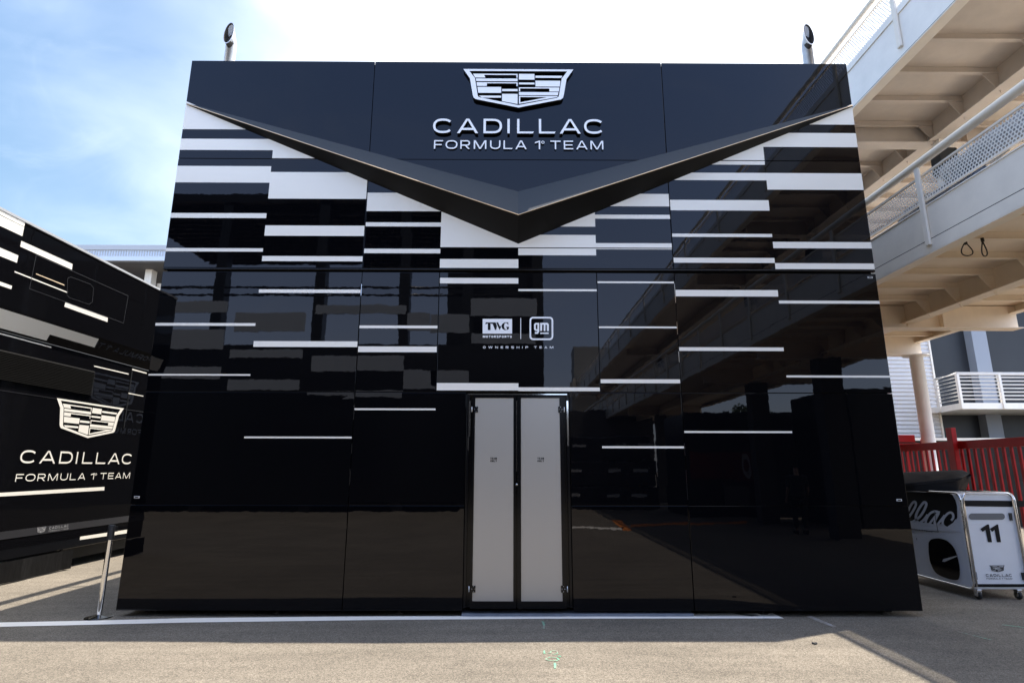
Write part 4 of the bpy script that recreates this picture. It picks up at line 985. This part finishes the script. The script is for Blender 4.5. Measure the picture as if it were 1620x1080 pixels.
# folded black cover lying on the back of the cart: flat sloping top, lip, pointed end
b = MB(); Yc = CF+.72; n = 30; rings = []
def lerp(a, b_, t): return a+(b_-a)*t
Fa, Fb = onY(1422, 764.5, Yc), onY(1521, 755, Yc); Ba, Bb = onY(1410, 747.3, Yc+.5), onY(1521, 742.8, Yc+.5); Tp = onY(1534, 747.8, Yc+.3)
zc0_ = cz1+.003
for i in range(n+1):
    t = i/n; u = max(0, (t-.86)/.14); s_ = min(1, t/.86)
    F_, B_ = lerp(Fa, Fb, s_), lerp(Ba, Bb, s_)
    if u: F_, B_ = F_.lerp(Tp, u), B_.lerp(Tp, u)
    w_ = .012*math.sin(t*19)+.010*noise.noise(Vector((t*9, 1, 0)))
    mid = (F_+B_)*.5; k = 1-u*.92
    pts = [F_+Vector((0, -.012, -.004)), lerp(F_, B_, .25)+Z_*(.012*k+w_*.5), mid+Z_*(.022*k+w_), lerp(F_, B_, .75)+Z_*(.012*k-w_*.4), B_, B_+Vector((0, .03*k, -.05*k)),
           Vector((B_.x, B_.y-.03, lerp(B_.z-.02, zc0_, k))), Vector((F_.x, F_.y+.10*k+.01, lerp(F_.z, zc0_, k))), F_+Vector((0, .07*k+.004, -.05*k)), F_+Vector((0, .0, -.035*k))]
    rings.append([b.bm.verts.new(p) for p in pts])
for A, B in zip(rings, rings[1:]):
    m_ = len(A)
    for q in range(m_):
        f = b.bm.faces.new([A[q], A[(q+1) % m_], B[(q+1) % m_], B[q]]); f.smooth = True; f.material_index = b.mi(BAG)
b.bm.faces.new(rings[0]); b.bm.faces.new(rings[-1][::-1])
o = b.build('folded_cover'); tag(o, 'black vinyl cover folded up on top of the service cart', 'cover')
sd = o.modifiers.new('edge', 'BEVEL'); sd.width = .006; sd.segments = 2; sd.limit_method = 'ANGLE'; sd.angle_limit = R_(50)
# ================================================================== RED FENCE, RIGHT BACKGROUND
FA = onZ(1473, 700, 2.2); FB = onZ(1620, 691, 2.2)
fd = (FB-FA).normalized(); FA2 = FA-fd*1.6; FB2 = FB+fd*3.2
fence = thing('red_fence', (FA.x, FA.y, 0), 'red steel bar fence with a thick top rail behind the service cart', 'fence')
fn = Vector((-fd.y, fd.x, 0))
def slab(b, p, q, hw, z0, z1, m):
    n_ = Vector((-(q-p).y, (q-p).x, 0)).normalized()*hw
    A = [Vector((v.x, v.y, z0)) for v in (p-n_, q-n_, q+n_, p+n_)]; b.prism(A, (0, 0, z1-z0), m)
b = MB(); slab(b, FA2, FB2, .04, 2.04, 2.2, RED); slab(b, FA2, FB2, .03, .18, .26, RED); b.build('fence_rail', fence, bevel=.006)
nb = 41; Ltot = (FB2-FA2).length
bar0 = None
for k in range(nb):
    p = FA2+fd*(Ltot*k/nb)
    if bar0 is None:
        b = MB(); slab(b, p-fd*.03, p+fd*.03, .014, .262, 2.038, RED); bar0 = b.build('fence_bar', fence); base = p
    else:
        o = bar0.copy(); C.objects.link(o); o.parent = fence; o.location = (p-base)
for px in (1478, ):
    p = onZ(1512, 697.4, 2.2); p.z = 0
    b = MB(); slab(b, p-fd*.08-fn*.07, p+fd*.08-fn*.07, .05, 0, 2.47, RED); b.build('fence_post', fence, bevel=.006)
b = MB(); p = FB+fd*1.0; b.build('gate_lock', fence) if False else b.bm.free()
# gate leaf left of the fence post
GA, GB = onZ(1418, 713, 2.15), onZ(1472, 712, 2.15)
gy = FA2.y-.2
ga = onY(1424, 707, gy); gb = onY(1470, 707, gy)
gate = thing('red_gate', (ga.x, gy, 0), 'red steel gate leaf with a box lock rail, left end of the red fence', 'gate')
b = MB(); b.box(ga.x-1.2, gb.x, gy-.04, gy+.04, onY(1440, 711, gy).z, onY(1440, 701, gy).z, RED); b.box(ga.x-1.2, onY(1446, 700, gy).x, gy-.06, gy+.06, onY(1440, 699, gy).z, onY(1440, 688, gy).z, RED); b.build('gate_rail', gate, bevel=.006)
b = MB(); b.box(gb.x-.16, gb.x, gy-.05, gy+.05, .0, onY(1440, 694, gy).z, RED); b.build('gate_post', gate, bevel=.006)
for k in range(8):
    xk = ga.x-.95+k*.155
    if xk < gb.x-.2:
        b = MB(); b.box(xk, xk+.045, gy-.02, gy+.02, .1, onY(1440, 711.5, gy).z, RED); b.build('gate_bar', gate)

# retaining wall + balcony building
b = MB(); yw = 17.2; zW = onY(1560, 697, yw).z
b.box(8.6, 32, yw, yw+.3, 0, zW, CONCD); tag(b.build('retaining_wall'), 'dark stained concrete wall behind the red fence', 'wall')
b = MB(); b.box(8.5, 32, yw-.08, yw+.35, zW+.002, zW+.08, GREYST); cp_ = b.build('wall_coping'); cp_.parent = bpy.data.objects['retaining_wall']
BY = 20.5
pit = thing('balcony_building', (20, BY, 0), 'dark panelled building with grey pillars and a white balcony, behind the red fence', 'building')
b = MB(); b.box(onY(1480, 620, BY).x, 48, BY, BY+12, 0, 12.5, BGDARK); b.build('dark_wall', pit)
for pxs in ((1530, 1553), (1660, 1690), (1800, 1830)):
    a, c = onY(pxs[0], 560, BY).x, onY(pxs[1], 560, BY).x
    b = MB(); b.box(a, c, BY-.35, BY-.003, 0, 12.4, BGPIL); b.build('wall_pillar', pit)
b = MB(); xa, xb = 10.5, onY(1479, 620, BY-.6).x
zz = 0
n = 0
yA = BY-.6
while zz < 9:
    b.prism([(xa, yA, zz), (xa, yA-.035, zz+.03), (xa, yA-.035, zz+.07), (xa, yA, zz+.10), (xa, yA, zz+.14), (xa, yA+.05, zz+.14), (xa, yA+.05, zz)], (xb-xa, 0, 0), ALUWALL); zz += .141
b.build('corrugated_wall', pit)
b = MB(); b.box(xb+.002, xb+.06, BY-.66, BY-.002, 0, 9, GREYST); b.build('corner_trim', pit)
# balcony
BF = 18.3
bl, brr = onY(1513, 590, BF).x, 30
zb0, zb1, zr_ = onY(1560, 646.5, BF).z, onY(1560, 637, BF).z, onY(1560, 591, BF).z
xk = onY(1487, 643, BF+1.2).x
b = MB(); b.prism([(bl, BF, zb0), (brr, BF, zb0), (brr, BY-.004, zb0), (xk-.2, BY-.004, zb0), (xk, BF+1.2, zb0)], (0, 0, zb1-zb0), CREAMW); bal = b.build('balcony', pit)
b = MB()
corner = [(xk, BF+1.2), (bl, BF), (brr, BF)]
for k in range(8):
    z = zb1+(zr_-zb1)*(k+1)/8
    b.tube([(x, y, z) for x, y in corner], .045 if k == 7 else .018, CREAMW, 8)
b.build('balcony_rail', bal)
for x, y in [corner[0], corner[1]] + [(bl+1.35*k, BF) for k in range(1, 9)]:
    b = MB(); b.box(x-.035, x+.035, y-.05, y+.05, zb0+.02, zr_, CREAMW); b.build('balcony_post', bal)

# ================================================================== LEFT BACKGROUND: big canopy roof
GY = 25.0
gs = thing('canopy_building', (-19, GY, 0), 'pale grey building with a flat overhanging roof and white columns, far left behind the trailer', 'building')
za, zb2, zc2, zd = onY(200, 387.5, GY).z, onY(200, 395.3, GY).z, onY(200, 404, GY).z, onY(200, 411.2, GY).z
b = MB(); b.box(-30, -9, GY, GY+8, zb2+.004, za, ROOFGREY); b.build('roof_edge', gs)
b = MB(); b.box(-30, -9, GY+.06, GY+8, zd, zb2, ROOFBLUE)
for k in range(150): b.box(-28+k*.12, -28+k*.12+.025, GY+.03, GY+.0595, zc2, zb2-.03, ROOFGREY)
b.build('roof_fascia', gs)
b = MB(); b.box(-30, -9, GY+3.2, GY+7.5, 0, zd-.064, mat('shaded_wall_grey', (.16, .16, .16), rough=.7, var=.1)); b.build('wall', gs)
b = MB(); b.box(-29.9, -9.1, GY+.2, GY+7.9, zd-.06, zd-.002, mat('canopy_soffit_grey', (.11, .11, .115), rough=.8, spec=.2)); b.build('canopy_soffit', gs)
for px, wd in ((236, .32), (150, .32)):
    p = onY(px, 440, GY+1.2); b = MB(); b.box(p.x-wd/2, p.x+wd/2, GY+1.1, GY+1.5, 0, zd-.064, CREAMW); b.box(p.x+wd/2+.003, p.x+wd/2+.24, GY+1.6, GY+1.9, 0, zd-.6, CREAM); b.build('column', gs)

# ================================================================== BEHIND THE VIEWER (seen mirrored in the black panels)
OY = -9.1; VY = 2*D-OY
opp = thing('opposite_unit', (-7, OY-3, 0), 'dark team building with pale blocks and a roof canopy, mirrored in the left panels', 'building')
def vb_(x, y): p = onY(x, y, VY); return p.x, p.z
oxr = vb_(857, 520)[0]; oxl = -17.
ztop = vb_(500, 492)[1]
ODARK = mat('opposite_dark_cladding', (.012, .012, .014), rough=.25)
OGREY = mat('opposite_white_blocks', (.60, .64, .71), rough=.4)
b = MB(); b.box(oxl, oxr, OY-7, OY, .25, vb_(500, 545)[1], ODARK); b.build('lower_storey', opp)
b = MB(); b.box(oxl, oxr, OY-7.2, OY-.3, 0, .249, DARK); b.build('base', opp)
mb = MB()
def blk3(L_):
    for x0, x1, y0, y1 in L_:
        a, c = vb_(160+x0/3, 420+y1/3), vb_(160+x1/3, 420+y0/3); mb.box(a[0], c[0], OY+.004, OY+.05, a[1], c[1], OGREY)
def blk4(L_):
    for x0, x1, y0, y1 in L_:
        a, c = vb_(680+x0/3.682, 420+y1/3.682), vb_(680+x1/3.682, 420+y0/3.682); mb.box(a[0], c[0], OY+.004, OY+.05, a[1], c[1], OGREY)
blk3([(265, 605, 170, 222), (1020, 1445, 190, 230), (635, 975, 225, 312), (1450, 1560, 225, 310), (235, 590, 303, 395), (615, 960, 398, 436), (1000, 1430, 430, 502), (220, 575, 478, 535), (603, 947, 540, 588), (1425, 1590, 498, 590), (985, 1425, 597, 622)])
blk4([(235, 620, 195, 297), (240, 612, 400, 457), (0, 228, 285, 392), (0, 226, 612, 702)])
mb.build('white_blocks', opp)
b = MB()
for px in (350, 508, 640, 740, 850):
    x, z = vb_(px, 430); b.box(x-.22, x+.22, OY-.5, OY-.02, 0, vb_(px, 318)[1], ODARK)
b.build('canopy_column', opp)
b = MB(); zc_ = vb_(500, 311)[1]
b.box(oxl, oxr+.1, OY-7.5, OY+.15, zc_-.35, zc_, ODARK)
for k in range(14): b.box(oxl+.4, oxr, OY-7.2+k*.5, OY-7.14+k*.5, zc_-.65, zc_-.352, ODARK)
b.build('canopy_roof', opp)
b = MB()
for yy in (452, 464): 
    z = vb_(500, yy)[1]; b.tube([(oxl, OY-.25, z), (oxr, OY-.25, z)], .05, ODARK, 8)
b.build('terrace_rail', opp)
# upper dark core partly filling the open terrace
b = MB(); a, c = vb_(690, 545), vb_(850, 545); b.box(a[0], oxr, OY-6.5, OY-3.5, vb_(500, 545)[1]+.002, zc_-.66, ODARK); b.build('terrace_core', opp)

PY = -6.5; PV = 14-PY
truckb = thing('parked_trailer', (12, -8, 0), 'dark trailer with a red panel parked under the footbridges, mirrored in the right panels', 'trailer')
NAVY = mat('navy_trailer', (.010, .011, .016), rough=.35); GRT = mat('grey_trailer', (.014, .0145, .0145), rough=.5); MARK = mat('pale_mark', (.55, .55, .58), rough=.5)
b = MB(); b.box(6.2, 10.6, PY-2.5, PY, .02, 3.55, NAVY); b.box(9.6, 26, -5.5, -2.2, .02, 3.9, GRT); b.build('trailer_box', truckb)
a, c = onY(1093, 758, PV), onY(1204, 716, PV)
b = MB(); b.box(a.x, c.x, PY+.002, PY+.04, a.z, c.z, mat('red_banner', (.16, .006, .008), rough=.5)); rp = b.build('red_panel', truckb)
b = MB(); cx_, cz_ = onY(1180, 737, PV).x, onY(1180, 737, PV).z
for q in range(20):
    a0, a1 = 2*math.pi*q/20, 2*math.pi*(q+1)/20
    P_ = lambda r, an: Vector((cx_+.16*r*math.cos(an), PY+.045, cz_+.40*r*math.sin(an)))
    b.face([P_(1, a0), P_(1, a1), P_(.6, a1), P_(.6, a0)], MARK)
b.build('ring_mark', rp)
a, c = onY(1146, 800, PV), onY(1182, 767, PV)
b = MB(); b.box(a.x, c.x, PY+.002, PY+.05, a.z, c.z, mat('grey_flap', (.12, .12, .12), rough=.6)); b.build('grey_flap', truckb)
store = thing('storage_stack', (3.9, -10.5, 0), 'stack of dark flight cases with pale marks, mirrored right of the doors', 'flight cases')
for zz_, x0, x1 in ((.02, 2.1, 6.1), (1.0, 2.2, 6.0), (1.98, 2.4, 5.8)):
    b = MB(); b.box(x0, x1, -11.5, -9.8, zz_, zz_+.95, NAVY); cs_ = b.build('case', store, bevel=.02)
    b = MB()
    for xm, wm in ((x0+.25, .55), (x0+1.9, .5), (x0+2.9, .6)): b.box(xm, xm+wm, -9.797, -9.79, zz_+.55, zz_+.66, MARK)
    b.build('case_label', cs_)
b = MB(); b.box(-1, 9, -26, -22, 0, 5.2, mat('shed_grey', (.10, .10, .105), rough=.7)); tag(b.build('low_shed'), 'low grey shed beyond the flight cases, mirrored right of the doors', 'building')
def tree(x, y, h, cr, seed, label):
    rnd = random.Random(seed); t_ = thing('tree', (x, y, 0), label, 'tree', 'trees beyond the footbridges')
    b = MB(); b.tube([(x, y, 0), (x+.1, y, h*.3), (x-.05, y+.1, h*.55)], [.2, .16, .08], BARK, 8)
    for k in range(6):
        a = rnd.uniform(0, 6.28); b.tube([(x, y, h*.35+.3*k*.5), (x+math.cos(a)*cr*.6, y+math.sin(a)*cr*.6, h*.6+.3*k*.5)], [.07, .02], BARK, 6)
    b.build('trunk', t_)
    b = MB(); clumps = [(Vector((rnd.gauss(0, .5)*cr, rnd.gauss(0, .5)*cr, h*.68+rnd.gauss(0, .35)*cr*.8)), rnd.uniform(.25, .5)*cr) for _ in range(16)]
    for c_, r in clumps:
        for _ in range(150):
            v = Vector((rnd.gauss(0, 1), rnd.gauss(0, 1), rnd.gauss(0, .8))).normalized()*r*rnd.uniform(.5, 1)
            p = c_+v+Vector((x, y, 0)); u = Vector((rnd.gauss(0, 1), rnd.gauss(0, 1), rnd.gauss(0, 1))).normalized(); w2 = u.cross(Vector((rnd.gauss(0, 1), rnd.gauss(0, 1), rnd.gauss(0, 1)))).normalized()
            s_ = rnd.uniform(.07, .15); b.face([p-u*s_, p+w2*s_*.5, p+u*s_, p-w2*s_*.5], LEAF)
    b.build('crown', t_, fixn=False)
tree(13.6, -18.5, 5.6, 1.7, 1, 'dark green leafy tree mirrored between the footbridge columns'); tree(19.5, -20.5, 5.4, 1.9, 2, 'dark green leafy tree mirrored right of the footbridge columns'); tree(11.4, -22, 5.2, 1.6, 3, 'small dark green tree mirrored left of the footbridge columns')

# people standing behind the viewer, mirrored in the panels
SKIN = mat('skin', (.42, .25, .18), rough=.5); HAIR = mat('dark_hair', (.02, .015, .012), rough=.6)
def skin_mesh(name, parent, verts, edges, m, sub=2, root=0):
    me = bpy.data.meshes.new(name); me.from_pydata([v[0] for v in verts], edges, []); me.materials.append(m)
    o = bpy.data.objects.new(name, me); C.objects.link(o); o.parent = parent
    md = o.modifiers.new('skin', 'SKIN'); md.use_smooth_shade = True
    if not me.skin_vertices: me.attributes.new('skin', 'FLOAT', 'POINT')
    for k, v in enumerate(verts):
        r = v[1] if isinstance(v[1], tuple) else (v[1], v[1])
        me.skin_vertices[0].data[k].radius = r; me.skin_vertices[0].data[k].use_root = (k == root)
    sb = o.modifiers.new('smooth', 'SUBSURF'); sb.levels = sub; sb.render_levels = sub
    return o
def person(x, y, rz, shirt, trousers, label, bend=.18):
    p = thing('person', (x, y, 0), label, 'person'); p.rotation_euler.z = rz
    V, E_ = [], []
    def add(c, r, par=None):
        V.append((c, r)); k = len(V)-1
        if par is not None: E_.append((par, k))
        return k
    pel = add((0, 0, .95), (.15, .10)); sp_ = add((0, .01, 1.15), (.14, .095), pel); ch = add((0, 0, 1.36), (.16, .10), sp_); nk = add((0, -.01, 1.50), .055, ch); hd = add((0, -.03, 1.60), (.072, .085), nk); add((0, -.015, 1.72), (.068, .08), hd); add((0, -.125, 1.605), .014, hd)
    for s_ in (-1, 1):
        sh = add((s_*.19, 0, 1.42), .06, ch); el = add((s_*.25, .03, 1.14), .042, sh); wr = add((s_*.25, -bend, .93), .028, el); pm_ = add((s_*.245, -bend-.05, .87), (.036, .018), wr)
        for q, (dx, ln) in enumerate(((-.026, .062), (-.009, .075), (.009, .07), (.026, .055))):
            k1 = add((s_*.245+dx, -bend-.075, .83), .009, pm_); add((s_*.245+dx*1.1, -bend-.07, .83-ln), .0075, k1)
        th = add((s_*.21, -bend-.07, .87), .010, pm_); add((s_*.20, -bend-.10, .84), .008, th)
        hp = add((s_*.09, 0, .88), .085, pel); kn = add((s_*.105, -.015, .48), .055, hp); an = add((s_*.11, .02, .09), .038, kn); add((s_*.12, -.13, .04), (.045, .035), an)
    skin_mesh('body', p, V, E_, SKIN)
    T = [((0, 0, .86), (.20, .16)), ((0, .005, 1.0), (.20, .155)), ((0, .01, 1.18), (.20, .15)), ((0, 0, 1.36), (.20, .145)), ((0, -.005, 1.475), (.09, .085))]; TE = [(0, 1), (1, 2), (2, 3), (3, 4)]
    for s_ in (-1, 1):
        n_ = len(T); T += [((s_*.205, 0, 1.42), .085), ((s_*.245, .02, 1.16), .07)]; TE += [(3, n_), (n_, n_+1)]
    skin_mesh('shirt', p, T, TE, shirt)
    L_ = [((0, 0, .99), (.185, .14))]; LE = []
    for s_ in (-1, 1):
        n_ = len(L_); L_ += [((s_*.095, 0, .86), .115), ((s_*.107, -.015, .48), .082), ((s_*.112, .02, .12), .056)]; LE += [(0, n_), (n_, n_+1), (n_+1, n_+2)]
    skin_mesh('trousers', p, L_, LE, trousers)
    skin_mesh('hair', p, [((0, .01, 1.66), (.074, .088)), ((0, .005, 1.735), (.06, .07))], [(0, 1)], HAIR)
    for s_ in (-1, 1):
        sh_ = MB(); loc = root_loc(p); sh_.prism([loc+Vector((s_*.115-.048, .07, .002)), loc+Vector((s_*.115+.048, .07, .002)), loc+Vector((s_*.125+.045, -.18, .002)), loc+Vector((s_*.125-.045, -.18, .002))], (0, 0, .085), BLACKR); sh_.build('shoe', p, bevel=.02)
    return p
CLB = mat('black_cloth', (.012, .012, .013), rough=.8)
pp = person(7.55, -1.5, R_(12), CLB, CLB, 'person in black with pale shoulder stripes, mirrored in the right panels')
for s_ in (-1, 1):
    skin_mesh('shoulder_stripe', pp, [((s_*.12, 0, 1.468), .028), ((s_*.205, 0, 1.452), .04), ((s_*.262, .01, 1.32), .028)], [(0, 1), (1, 2)], mat('pale_cloth', (.7, .68, .7), rough=.8))
